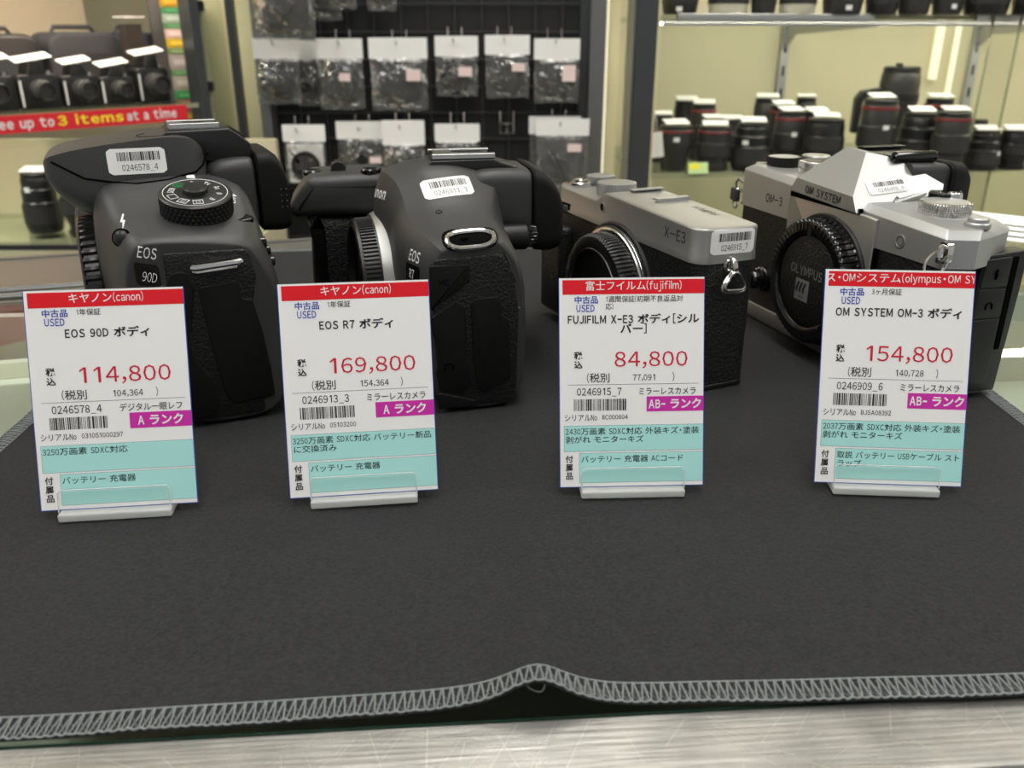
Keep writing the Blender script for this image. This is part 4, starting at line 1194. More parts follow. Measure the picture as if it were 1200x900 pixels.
b.text('OM SYSTEM', lambda u, v: (66.6 - u, 37.5, 69.6 + v - 0.046 * u), M['black_print'], 4.5, bold=0.02, sx=1.2)
b.build('maker_lettering', om, fix=False)
b = MB(); b.text('OM-3', lambda u, v: (107.5 - u, 34.12, 60.0 + v), M['black_print'], 5.6, bold=0.014, sx=1.15); b.build('model_lettering', om, fix=False)
b = MB(); b.tube([(44.2, 18.5, 70.2), (44.2, 13, 71.4), (44.4, 6, 72.8), (45.5, 1.0, 73.8)], 1.5, M['silver_light'], 10); b.build('finder_rail', om)
b = MB()
b.box(57, -10, 86.4, 79, 12, 88.0, M['shell_dark'])
b.lathe([(0.05, 11.2), (1.6, 11.2), (2.5, 10.4), (2.6, -9.6), (2.2, -10.6), (0.05, -10.6)], M['gloss_black'], c=(57.6, 0, 87.0), ax='y', n=24)
b.box(75.5, -10, 88.6, 80, 12, 89.6, M['gloss_black'], ax='y', r=0.3)
b.box(78.6, -10, 86.4, 80, 12, 89, M['gloss_black'])
b.build('hot_shoe', om)
b = MB()
r = [rrect_ring(67, hw, z0, z1, y, 3, 3) for y, hw, z0, z1 in ((6, 17.0, 60, 85.0), (-12, 17.5, 60, 84.4), (-13, 17.5, 61, 83.4))]
b.loft(r, M['shell'])
b.build('finder_block', om)
b = MB()
r = [rrect_ring(67, hw, z0, z1, y, 5, 4) for y, hw, z0, z1 in ((-13, 19, 60, 84.6), (-14, 20, 59, 85.2), (-20, 20, 59, 84.6), (-23.5, 19, 60.5, 81), (-24, 16, 63, 78), (-20, 14, 65, 77))]
b.loft(r, M['rubber'])
b.build('eyecup', om)
knurl_dial(om, 'control_dial', (21.5, 13, 68.9), 9.8, 6.0, M['chrome'], 56, M['silver_light'], both=True)
b = MB()
b.lathe([(10.6, 68), (10.6, 69.6), (10, 69.9)], M['silver_light'], c=(21.5, 13, 0), n=48)
b.build('dial_base', om)
b = MB(); b.lathe([(4.6, 68.6), (4.7, 70.2), (4.2, 70.6), (3.8, 70.6), (3.7, 71.9), (3.2, 72.4), (0.05, 72.3)], M['silver_light'], c=(1.6, 15.4, 0), n=32); b.build('record_button', om)
b = MB()
b.prism(fillet([(26, 3), (36, 1), (38, 7), (34, 11), (27, 9)], 1.5, 3), 70, 76.6, M['gloss_black'], bev=0.8)
b.lathe([(3.0, 70), (3.0, 76.2), (2.4, 77), (0.05, 77)], M['chrome'], c=(27.5, 3.5, 0), n=20)
b.build('power_lever', om)
zf = OT(128) + 2.6
knurl_dial(om, 'rear_dial', (128, 17, zf - 1.2), 8.3, 5.6, M['shell_dark'], 44, M['silver_light'], dep=0.5)
knurl_dial(om, 'compensation_dial', (106, 14, OT(106) + 2.6), 8.2, 6.0, M['chrome'], 50, M['shell_dark'], both=True)
b = MB(); b.lathe([(7, zf), (7, zf + 4.6), (6.4, zf + 5.2), (0.05, zf + 5.2)], M['silver'], c=(123, 2, 0), n=36); b.build('mode_dial', om)
b = MB(); b.lathe([(3.2, zf - 0.2), (3.2, zf + 0.5), (2.6, zf + 0.8), (0.05, zf + 0.6)], M['chrome'], c=(135.6, 24.5, 0), n=24); b.build('shutter_button', om)
b = MB()
b.lathe([(2.8, 32.8), (2.8, 34.2), (2.2, 34.3), (2.0, 33.6)], M['silver'], c=(19.2, 0, 60.6), ax='y', n=28)
b.lathe([(2.05, 33), (2.05, 33.95), (0.05, 33.85)], M['grey_print'], c=(19.2, 0, 60.6), ax='y', n=28)
b.build('assist_lamp', om)
# mount and cap
mc = (61.5, 0, 34)
b = MB(); b.lathe([(29.6, 34.5), (29.6, 36.4), (29, 37), (26, 37)], M['shell_dark'], c=mc, ax='y', n=96); b.build('mount_ring', om)
b = MB()
ridged(b, [(27, 36.8, 0), (28, 37, 0), (28.2, 37.6, 1), (27.8, 43.4, 1), (27.2, 44.3, 1), (26, 44.9, 0), (22.4, 45.0, 0), (21.6, 43.4, 0), (21, 43.0, 0), (0.05, 43.0, 0)], 0, 0, 0.8, 60, M['gloss_black'], mc, 'y', 0.45, 5)
cap = b.build('body_cap', om)
b = MB(); b.lathe([(20, 42.8), (20, 43.35), (19.6, 43.5), (0.05, 43.5)], M['finegrain'], c=mc, ax='y', n=64); b.box(60.3, 43, 54.2, 62.7, 45.3, 59.6, M['cap_black'], ax='y', r=0.8); b.build('cap_face', cap)
b = MB(); b.text('OLYMPUS', lambda u, v: (mc[0] + 0.8 - u, 43.65, 36.2 + v), M['silver_light'], 5.6, bold=0.01, sx=1.15); b.build('cap_lettering', cap, fix=False)
b = MB()
b.box(mc[0] - 2.2, 43.4, 24.6, mc[0] + 7.4, 43.62, 34.2, M['silver_light'])
for k in range(3):
    x0 = mc[0] + 5.6 - 2.4 * k
    b.tube([(x0 + 0.55 * sin(t * 5.2), 43.72, 28.2 + 4.8 * t) for t in [q / 10 for q in range(11)]], 0.5, M['black_print'], 5)
b.text('MICRO', lambda u, v: (mc[0] + 2.6 - u, 43.7, 25.5 + v), M['black_print'], 1.9)
b.build('cap_emblem', cap, fix=False)
# front function knob with white marks
b = MB()
b.lathe([(6.4, 33), (6.4, 35.2), (5.6, 36), (4.9, 36.2), (4.7, 40), (3.8, 41.4), (2, 42), (0.05, 42.1)], M['gloss_black'], c=(109.5, 0, 22), ax='y', n=36)
for k in range(6):
    a = radians(-150 + 24 * k)
    b.lathe([(0.3, 36.0), (0.3, 36.3), (0.05, 36.3)], M['white_print'], c=(109.5 + 5.7 * cos(a + 2.3), 0, 22 + 5.7 * sin(a + 2.3)), ax='y', n=8)
b.build('function_dial', om)
# strap lugs
b = MB()
b.box(-6.4, 32.0, 57.4, -1.6, 34.6, 65.2, M['chrome'], ax='y', r=2.0)
b.build('lug_plate', om)
b = MB()
b.tube([(-2, 33.5, 63.6), (-4.6, 36.4, 62.8), (-5.4, 37.2, 60.4), (-4, 36.0, 58.6), (-2, 33.4, 58.4)], 1.2, M['chrome'], 8)
b.build('strap_lug', om)
b = MB(); b.tube([(-4 + 2.2 * cos(a), 36.6 + 3.4 * cos(a + 0.6), 57.5 + 5 * sin(a)) for a in [2 * pi * k / 20 for k in range(20)]], 0.5, M['chrome'], 6, closed=True); b.build('strap_ring', om)
b = MB()
b.tube([(141.5, 30, 65), (144.6, 31.4, 66.6), (146, 32, 64.4), (145.4, 31.6, 61), (142, 30, 60.6)], 0.9, M['chrome'], 8)
b.build('strap_lug', om)
b = MB(); b.prism(fillet([(143, 54.5), (143, 61), (148.6, 62), (149.2, 55.5)], 1, 2), 30.8, 33.4, M['shell'], 'y', 0.4); b.tube([(145.5 + 2 * cos(a), 32 , 53.6 + 2.4 * sin(a)) for a in [2 * pi * k / 16 for k in range(16)]], 0.6, M['chrome'], 6, closed=True); b.build('strap_tab', om)
# port door on the end
b = MB()
b.prism(fillet([(17.5, 3), (14.2, 58.6), (-6.2, 59.8), (-6.0, 44), (-4.2, 2)], [1, 1.5, 1, 1, 1], 3), -4.2, 3, M['shell_dark'], 'x', 0.5)
b.build('port_frame', om)
b = MB()
b.prism(fillet([(14.6, 46.4), (13.4, 57.2), (1.6, 57.8), (1.6, 46.0)], 0.8, 3), -4.8, -3, M['shell_dark'], 'x', 0.3)
b.tube([(-4.95, 8.0, 50.6), (-4.95, 8.0, 51.4)], 0.7, M['void'], 8); b.tube([(-4.95, 8.0, 49.4), (-4.95, 8.0, 53.2)], 0.45, M['void'], 6)
b.build('microphone_cover', om)
b = MB()
b.prism(fillet([(15.2, 34.0), (14.7, 45.6), (1.6, 45.2), (1.6, 34.0)], 0.8, 3), -4.8, -3, M['shell_dark'], 'x', 0.3)
b.tube([(-4.95, 8.4 - u, 38.6 + v) for u, v in [(-1.5, -1.2)] + [(1.5 * cos(a), 1.5 * sin(a)) for a in [pi - pi * k / 10 for k in range(11)]] + [(1.5, -1.2)]], 0.3, M['void'], 5)
b.build('headphone_cover', om)
b = MB()
b.prism(fillet([(16.0, 6), (15.3, 33.2), (1.6, 33.2), (1.4, 6)], 0.8, 3), -4.8, -3, M['shell_dark'], 'x', 0.3)
b.build('cable_cover', om)
b = MB(); b.prism(fillet([(0.8, 20), (0.8, 57.6), (-1.8, 57.6), (-1.8, 20)], 0.4, 2), -4.5, -3, M['void'], 'x'); b.build('finger_slot', om)
b = MB(); b.prism(fillet([(-1.5, 3), (-1.5, 45), (-6.5, 45), (-6.5, 3)], 1, 3), 2, 100, M['shell_dark'], 'x', 0.8); b.build('rear_screen', om)
SURF = surface(hump_o)
sticker(om, SURF, lambda u, v: (45, 20.0 - u * 0.98 - v * 0.03, 79.0 + v * 0.93 + u * 0.03), (1, -0.1, -0.7), 19.6, 9.4, '0246909_6', 22)
b = MB(); g = lambda u, v: onto(SURF, (45, 17 - u, 71.5 + v), (1, 0, -0.6), 0.1)
b.tube([g(1.0 * cos(a), 1.0 * sin(a)) for a in [2 * pi * k / 14 for k in range(14)]], 0.16, M['black_print'], 4, closed=True); b.tube([g(0, 1.7), g(0, -1.7)], 0.16, M['black_print'], 4)
b.build('plane_mark', om)

# ------------------------------------------------------------------ background: colours
M['post_grey'] = mat('grey_anodised_post', rgb(112, 112, 110), 0.35, metal=0.5)
M['post_dark'] = mat('dark_anodised_post', rgb(78, 80, 82), 0.32, metal=0.6)
M['board'] = mat('black_board', (0.006, 0.006, 0.006), 0.7)
M['wire'] = mat('dark_grey_wire', (0.035, 0.035, 0.035), 0.45)
M['cream'] = mat('cream_panel', rgb(206, 198, 160), 0.55)
M['cream_dim'] = mat('khaki_panel', rgb(196, 186, 156), 0.6)
M['tag_paper'] = mat('white_tag_paper', (0.82, 0.81, 0.78), 0.5)
M['pink_label'] = mat('pale_pink_label', rgb(228, 206, 200), 0.5)
M['lens_black'] = mat('lens_black', (0.010, 0.010, 0.010), 0.32, spec=0.5)
M['lens_grey'] = mat('lens_grey', (0.028, 0.027, 0.025), 0.4, spec=0.45)
M['lens_red'] = mat('lens_red_ring', (0.22, 0.02, 0.015), 0.4)
M['lens_white'] = mat('lens_off_white', rgb(205, 200, 180), 0.4)
M['banner'] = mat('banner_red', rgb(214, 28, 44), 0.45)
M['banner_yellow'] = mat('banner_yellow', rgb(250, 225, 40), 0.45)
M['green_card'] = mat('pale_green_card', rgb(190, 214, 150), 0.5)
M['yellow_card'] = mat('yellow_print', rgb(236, 224, 40), 0.5)

# ------------------------------------------------------------------ black grid wall with bagged accessories
gw = empty('grid_display_wall', (0, 1.715, -0.95), 0, 'black gridded display board in a grey frame behind the cameras', 'display wall')
b = MB(); b.box(-0.452, 0, 0, 0.143, 0.02, 1.5, M['board']); b.build('backing_board', gw, scale=1.0, smooth=False)
b = MB()
xs_ = [-0.1552 + 0.0497 * k for k in range(-5, 6)]
zs_ = [0.191 + 0.95 - 0.0476 * k for k in range(-3, 12)]
for x in xs_: b.tube([(x, -0.006, 0.3), (x, -0.006, 1.45)], 0.0019, M['wire'], 6)
for z in zs_: b.tube([(-0.45, -0.009, z), (0.141, -0.009, z)], 0.0019, M['wire'], 6)
b.build('wire_grid', gw, scale=1.0)
for s_, x0, x1, m in ((0, -0.470, -0.4515, M['post_grey']), (1, 0.1425, 0.1705, M['post_grey'])):
    b = MB(); b.box(x0, -0.045, 0, x1, 0.02, 1.5, m, bev=0.0015); b.build('frame_post', gw, scale=1.0)
b = MB(); b.box(0.126, -0.012, 0, 0.1424, 0.0, 1.5, M['post_dark']); b.build('edge_strip', gw, scale=1.0)

rb = random.Random(5)
def pouch(mb, w, h, t, m, nx=12, ny=14, amp=0.002):
    """a sealed, crumpled clear pouch: front and back sheets meeting at the rim"""
    for side in (-1, 1):
        rows = []
        for j in range(ny + 1):
            v = j / ny; row = []
            for i in range(nx + 1):
                u = i / nx
                bul = (sin(pi * u) ** 0.6) * (sin(pi * min(1, v * 1.05 + 0.02)) ** 0.6 if 0 < v < 1 else 0)
                e = 0 if i in (0, nx) or j == ny else 1
                y = side * (t / 2 * bul + e * rb.uniform(-amp, amp) * bul)
                jx = rb.uniform(-1, 1) * 0.0012 if i in (0, nx) else 0
                jz = rb.uniform(-1, 1) * 0.0022 if j == ny else 0
                row.append(((u - 0.5) * w + jx, y, -h * v + jz))
            rows.append(row)
        n = nx + 1
        mb.add([p for r in rows for p in r], [(j * n + i, j * n + i + 1, (j + 1) * n + i + 1, (j + 1) * n + i) for j in range(ny) for i in range(nx)], m)

def bag(x0, x1, yt, yh, yb, Y, kind, label, sticker_at=None, tilt=0.0, thick=0.024, header=True):
    a = px((x0 + x1) / 2, yt, Y); w = (px(x1, yt, Y) - px(x0, yt, Y)).x
    hd = a.z - px(0, yh, Y).z; hp = px(0, yh, Y).z - px(0, yb, Y).z
    o = empty('accessory_bag', a, 0, label, 'packaged accessory', 'bagged accessories on the black grid')
    o.rotation_euler = (0, tilt, 0)
    if header:
        b = MB(); b.box(-w / 2, -0.0012, -hd, w / 2, 0.0012, 0, M['tag_paper'], ax='y', r=0.0015); b.build('header_card', o, scale=1.0)
    b = MB(); b.X = Matrix.Translation((0, 0, -hd * 0.94)); pouch(b, w * 0.97, hp + hd * 0.06, thick, M['bag']); b.build('clear_pouch', o, scale=1.0, smooth=False)
    cz = -hd - hp * 0.55
    r = min(w * 0.34, hp * 0.38)
    b = MB()
    if kind == 'ring':
        b.X = Matrix.Translation((-w * 0.04, 0, cz)) @ Matrix.Rotation(radians(8), 4, 'X')
        b.lathe([(r * 0.66, -0.004), (r * 0.72, -0.0065), (r * 0.95, -0.0065), (r, -0.005), (r, 0.005), (r * 0.66, 0.005), (r * 0.66, -0.004)], M['lens_black'], ax='y', n=40)
        b.build('ring', o, scale=1.0)
    elif kind == 'cap':
        b.X = Matrix.Translation((0, 0, cz)) @ Matrix.Rotation(radians(6), 4, 'X')
        b.lathe([(0.0001, -0.004), (r * 0.62, -0.004), (r * 0.66, -0.0055), (r * 0.8, -0.0055), (r * 0.84, -0.004), (r * 0.97, -0.0035), (r, -0.001), (r, 0.005), (0.0001, 0.005)], M['lens_grey'], ax='y', n=40)
        b.build('lens_cap', o, scale=1.0)
    elif kind == 'body':
        b.X = Matrix.Translation((0, 0, cz))
        b.prism(fillet(rect(-r * 0.9, -r * 0.8, r * 0.9, r * 0.7), r * 0.3), -0.008, 0.008, M['lens_grey'], 'y', 0.003)
        b.lathe([(0.0001, -0.014), (r * 0.4, -0.014), (r * 0.45, -0.008), (r * 0.45, 0)], M['lens_black'], ax='y', n=30)
        b.build('bagged_part', o, scale=1.0)
    elif kind == 'strap':
        b.tube([(-w * 0.22, 0, -hd - hp * 0.2), (-w * 0.02, -0.004, -hd - hp * 0.5), (w * 0.2, 0, -hd - hp * 0.95)], 0.0052, M['lens_black'], 8)
        b.build('strap', o, scale=1.0)
    elif kind == 'filter':
        b.box(-w * 0.42, -0.002, -hd - hp * 0.95, w * 0.42, 0.002, -hd - hp * 0.05, M['sticker'], ax='y', r=0.002)
        b.build('backing_card', o, scale=1.0)
        b = MB(); b.X = Matrix.Translation((0, -0.006, -hd - hp * 0.55))
        b.lathe([(r * 0.72, -0.002), (r * 0.78, -0.004), (r * 0.98, -0.004), (r, -0.002), (r, 0.002), (r * 0.72, 0.002), (r * 0.72, -0.002)], M['lens_black'], ax='y', n=40)
        b.build('ring', o, scale=1.0)
    if sticker_at:
        sx, sz, sw, sh = sticker_at
        b = MB(); b.box(w * sx - sw / 2, -thick / 2 - 0.0045, -hd - hp * sz - sh / 2, w * sx + sw / 2, -thick / 2 - 0.004, -hd - hp * sz + sh / 2, M['pink_label'], ax='y', r=0.001); b.build('price_label', o, scale=1.0)
    return o

bags = [
    (290, 366, -60, -40, 47, 1.60, 'body', 'large crumpled clear bag with a dark grey part, at the top left of the grid', None, 0.03, 0.04),
    (354, 396, -60, -40, 24, 1.67, 'body', 'clear bag with a black part at the top edge, beside the large crumpled bag', None, 0.0, 0.03),
    (381, 414, -60, -40, 11, 1.66, 'cap', 'narrow clear bag end hanging at the top edge above the second header card', None, 0.0, 0.02),
    (426, 462, -60, -40, 13, 1.66, 'cap', 'shiny clear bag end hanging at the top edge above the third header card', None, 0.0, 0.02),
    (343, 373, 47, 70, 124, 1.69, 'body', 'clear bag half hidden behind the leftmost bag of the upper row', None, 0.0, 0.02),
    (295, 349, 45, 69, 122, 1.655, 'ring', 'clear bag with a thick black ring, leftmost of the row with white header cards', None, 0.01, 0.026),
    (369, 424, 45, 69, 128, 1.66, 'cap', 'clear bag with a grey cap and bright glare streak, second in the upper row', (0.12, 0.35, 0.02, 0.014), 0.0, 0.03),
    (431, 500, 44, 69, 130, 1.66, 'cap', 'wide clear bag with a big round cap, third in the upper row', (0.27, 0.3, 0.026, 0.02), 0.0, 0.03),
    (509, 560, 42, 66, 113, 1.66, 'ring', 'clear bag with a small dark ring, fourth in the upper row', (0.2, 0.37, 0.025, 0.016), 0.0, 0.022),
    (568, 621, 41, 64, 115, 1.66, 'cap', 'clear bag with a round cap, second from right in the upper row', (0.25, 0.28, 0.024, 0.014), 0.0, 0.022),
    (626, 680, 45, 70, 121, 1.66, 'cap', 'clear bag with a black cap and square label, rightmost in the upper row', (0.26, 0.3, 0.024, 0.028), 0.0, 0.024),
    (330, 380, 146, 166, 216, 1.66, 'filter', 'packet with a black ring on a cream card, leftmost in the lower row', None, 0.0, 0.02),
    (393, 452, 142, 163, 205, 1.675, 'body', 'clear bag with a dark square part and pale label, second in the lower row', (0.28, 0.55, 0.022, 0.012), 0.0, 0.024),
    (447, 497, 141, 170, 205, 1.655, 'cap', 'crinkled shiny clear bag overlapping its left neighbour in the lower row', None, 0.0, 0.026),
    (509, 562, 145, 166, 200, 1.66, 'cap', 'shiny clear bag with a stepped double header card, fourth in the lower row', None, 0.0, 0.026),
    (620, 681, 136, 157, 235, 1.685, 'body', 'clear bag behind the bag with the black strap, rightmost in the lower row', None, 0.0, 0.014),
    (628, 691, 139, 159, 235, 1.655, 'strap', 'tall clear bag with a slanting black strap, right end of lower row', (0.22, 0.17, 0.026, 0.014), 0.0, 0.02),
]
for a in bags: bag(*a[:6], a[6], a[7], a[8], a[9], a[10])

def hook(xc, yw, Y, label, long=0.055):
    """double-wire peg hook clipped on a horizontal grid wire, tip rising through the header card"""
    p = px(xc, yw, 1.706)
    o = empty('peg_hook', p, 0, label, 'hook', 'wire hooks on the black grid')
    b = MB()
    b.tube([(-0.0128, 0.004, 0.004), (-0.0128, -0.006, 0.006), (-0.0128, -0.008, -0.034), (0.0128, -0.008, -0.034), (0.0128, -0.006, 0.006), (0.0128, 0.004, 0.004)], 0.0014, M['chrome'], 6)
    b.build('clip_wire', o, scale=1.0)
    b = MB()
    b.tube([(-0.012, -0.009, -0.016), (0.012, -0.009, -0.016)], 0.0013, M['chrome'], 6)
    b.tube([(0, -0.009, -0.034), (0, -0.01, -0.016), (0, -long, -0.018), (0, -long - 0.006, -0.012)], 0.0017, M['chrome'], 6)
    b.build('prong', o, scale=1.0)
hook(602 - 8, 134, 1.7, 'empty chrome double-wire hook on the black grid in the lower row')
for xc, yw, lb in ((327, 39, 'chrome hook carrying the leftmost bag of the upper row'), (402, 39, 'chrome hook carrying the second bag of the upper row'), (468, 39, 'chrome hook carrying the wide third bag of the upper row'), (533, 36, 'chrome hook carrying the fourth bag of the upper row'), (591, 35, 'chrome hook carrying the bag second from the right in the upper row'), (650, 37, 'chrome hook carrying the rightmost bag of the upper row'),
                 (354, 139, 'chrome hook carrying the leftmost packet of the lower row'), (425, 138, 'chrome hook carrying the second bag of the lower row'), (472, 136, 'chrome hook carrying the crinkled bag of the lower row'), (536, 135, 'chrome hook carrying the double-header bag of the lower row'), (655, 132, 'chrome hook carrying the bag with the black strap')):
    hook(xc, yw, 1.7, lb)

# ------------------------------------------------------------------ lit glass case with lenses, right of the grid
YC = radians(7)
rc = empty('glass_case', (0.20, 1.615, -0.95), YC, 'lit cream glass-fronted case with lens shelves, right of the black grid', 'display case')
b = MB(); b.box(0.018, 0.0, 0, 0.056, 0.05, 2.6, M['post_dark'], bev=0.002); b.box(0.0565, 0.002, 0, 0.0605, 0.05, 2.6, M['cream']); b.box(0.0135, 0.004, 0, 0.0175, 0.05, 2.6, M['gunmetal']); b.build('corner_post', rc, scale=1.0)
b = MB(); b.box(-0.05, 0.46, 0, 1.6, 0.48, 2.6, M['cream_dim']); b.build('back_panel', rc, scale=1.0, smooth=False)
b = MB(); b.box(-0.05, 0.12, 0, 0.018, 0.135, 2.6, M['cream']); b.build('side_panel', rc, scale=1.0, smooth=False)
b = MB(); b.box(1.45, 0.02, 0, 1.47, 0.455, 2.6, M['cream']); b.build('end_panel', rc, scale=1.0, smooth=False)
for nm, z in (('lower', 0.838), ('upper', 1.114)):
    b = MB(); b.box(0.062, 0.02, z, 1.44, 0.45, z + 0.008, M['glass']); b.box(0.062, 0.0185, z, 1.44, 0.0199, z + 0.008, M['shelf_edge'] if 'shelf_edge' in M else M.setdefault('shelf_edge', mat('green_shelf_edge', rgb(150, 152, 122), 0.2))); b.build('glass_shelf', rc, scale=1.0, smooth=False)
b = MB()
for x0, x1 in ((0.095, 0.46), (0.66, 0.76)):
    b.box(x0, 0.008, 1.1125, x1, 0.0182, 1.1235, M['steel'], bev=0.001)
b.build('shelf_trim', rc, scale=1.0)
for xb in (0.48, 0.955):
    b = MB(); b.box(xb, 0.447, 0.3, xb + 0.02, 0.459, 2.5, M['silver_light'])
    for k in range(44): b.box(xb + 0.0075, 0.4462, 0.3 + 0.05 * k, xb + 0.0125, 0.4468, 0.322 + 0.05 * k, M['void'])
    b.build('slotted_standard', rc, scale=1.0, smooth=False)
    b = MB(); b.prism([(0.03, 1.111), (0.445, 1.111), (0.445, 1.06), (0.40, 1.09), (0.03, 1.103)], xb + 0.008, xb + 0.012, M['silver_light'], 'x'); b.build('shelf_bracket', rc, scale=1.0, smooth=False)
for k, (xl, yl) in enumerate(((0.855, 0.44), (0.905, 0.44), (0.075, 0.44), (1.30, 0.44))):  # glowing bars stand in for tube reflections in the glass
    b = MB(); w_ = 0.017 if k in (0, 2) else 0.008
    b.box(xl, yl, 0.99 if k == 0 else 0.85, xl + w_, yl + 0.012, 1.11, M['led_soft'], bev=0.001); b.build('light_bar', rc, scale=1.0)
b = MB(); b.box(-0.024, 0.06, 0.3, -0.018, 0.11, 2.4, M['led_soft']); b.build('light_bar', rc, scale=1.0, smooth=False)  # glowing bar added for the bright vertical edge beside the post
for x0, x1, y0 in ((0.062, 0.735, -0.012), (0.69, 1.44, 0.002)):
    b = MB(); b.box(x0, y0, 0.1, x1, y0 + 0.005, 2.4, M['pane']); b.box((x1 if x0 < 0.1 else x0) - 0.0008, y0 - 0.0004, 0.1, (x1 if x0 < 0.1 else x0) + 0.0008, y0 + 0.0054, 2.4, M['shelf_edge']); b.build('sliding_glass', rc, scale=1.0, smooth=False)
for z in (1.1085, 1.46):
    b = MB(); b.box(0.07, 0.024 if z < 1.3 else 0.03, z - 0.003, 1.43, 0.032 if z < 1.3 else 0.06, z, M['led']); b.build('light_strip', rc, scale=1.0, smooth=False)  # hidden strips, added to brighten the case interior
b = MB(); b.box(0.07, 0.019, 1.109, 1.43, 0.036, 1.1125, M['steel']); b.box(0.07, 0.019, 1.1035, 1.43, 0.0215, 1.1089, M['steel']); b.build('strip_cover', rc, scale=1.0, smooth=False)  # added metal shield that keeps the strip's glow from view and lenses above
b = MB(); b.box(0.06, 0.03, 0.36, 1.44, 0.45, 0.38, M['cream']); b.build('case_floor', rc, scale=1.0, smooth=False)

ZL, ZU = 0.838 + 0.008 - 0.95, 1.114 + 0.008 - 0.95
def lens(xc, Y, r, h, z, label, kind=0, tag_=True, red=False, spot=None, mat_=None, group='lenses on the lit glass shelf', tilt=12):
    p = px(xc, 150, Y)
    o = empty('camera_lens', (p.x, Y, z + 0.0003), 0, label, 'lens', group)
    m = mat_ or (M['lens_black'] if kind % 2 == 0 else M['lens_grey'])
    R, H = r, h
    prof = {0: [(0.80, 0), (0.84, 0.03), (0.84, 0.10), (0.74, 0.12), (0.74, 0.2), (0.9, 0.34), (1.0, 0.40), (1.0, 0.66), (0.95, 0.68), (0.95, 0.86), (0.9, 0.92)],
            1: [(0.86, 0), (0.9, 0.03), (0.9, 0.14), (0.84, 0.16), (0.84, 0.3), (1.0, 0.33), (1.0, 0.62), (0.93, 0.64), (0.93, 0.9), (0.88, 0.92)],
            2: [(0.9, 0), (0.95, 0.03), (1.0, 0.12), (1.0, 0.5), (0.92, 0.53), (0.92, 0.72), (0.84, 0.75), (0.84, 0.9), (0.8, 0.92)],
            3: [(0.7, 0), (0.74, 0.04), (0.78, 0.3), (0.95, 0.5), (1.0, 0.56), (1.0, 0.9), (0.95, 0.93)]}[kind % 4]
    b = MB(); b.lathe([(0.0005, 0.0)] + [(a * R, c * H) for a, c in prof] + [(0.0005, prof[-1][1] * H)], m, n=36); b.build('barrel', o, scale=1.0)
    g0, g1, gr = {0: (0.42, 0.63, 1.0), 1: (0.36, 0.59, 1.0), 2: (0.16, 0.46, 1.0), 3: (0.6, 0.85, 1.0)}[kind % 4]
    b = MB()
    n = 96; rings = []
    for hh in (g0, g1):
        rings.append([((gr * R + 0.0004 + (0.0006 if (k // 2) % 2 else 0)) * cos(2 * pi * k / n), (gr * R + 0.0004 + (0.0006 if (k // 2) % 2 else 0)) * sin(2 * pi * k / n), hh * H) for k in range(n)])
    b.loft(rings, M['lens_grey']); b.build('focus_ring', o, scale=1.0)
    tr = prof[-1][0] * R
    b = MB(); b.lathe([(tr * 0.98, 0.92 * H), (tr, 0.925 * H), (tr, 0.985 * H), (tr * 0.92, H), (0.0005, H)], M['lens_black'], n=36); b.build('cap', o, scale=1.0)
    if red:
        b = MB(); b.lathe([(tr * 1.0, 0.86 * H), (prof[-2][0] * R + 0.001, 0.862 * H), (prof[-2][0] * R + 0.001, 0.90 * H), (tr * 1.0, 0.902 * H)], M['lens_red'], n=36); b.build('colour_ring', o, scale=1.0)
    if tag_:
        w = min(0.024, tr * 0.92)
        b = MB(); b.X = Matrix.Translation((0, 0, H + 0.0006 + tr * 0.2)) @ Matrix.Rotation(radians(rb.uniform(-14, 14)), 4, 'Z') @ Matrix.Rotation(radians(tilt + rb.uniform(-2, 3)), 4, 'X')
        b.prism(fillet(rect(-w, -w * 0.62, w, w * 0.62), 0.003), -0.0004, 0.0004, M['tag_paper']); b.build('price_tag', o, scale=1.0)
    if spot:
        a, hz = spot
        b = MB(); rr = R * 1.0 + 0.0012
        b.loft([[(rr * cos(a + t), rr * sin(a + t), H * hz + dz) for dz in (-0.004, 0.004)] for t in [-0.16 + 0.04 * k for k in range(9)]], M['tag_paper'], cap=False, closed=False)
        b.build('barcode_label', o, scale=1.0, fix=False)
    return o
FR = -pi / 2
def hgt(ytop, Y, z): return px(600, ytop, Y).z - z
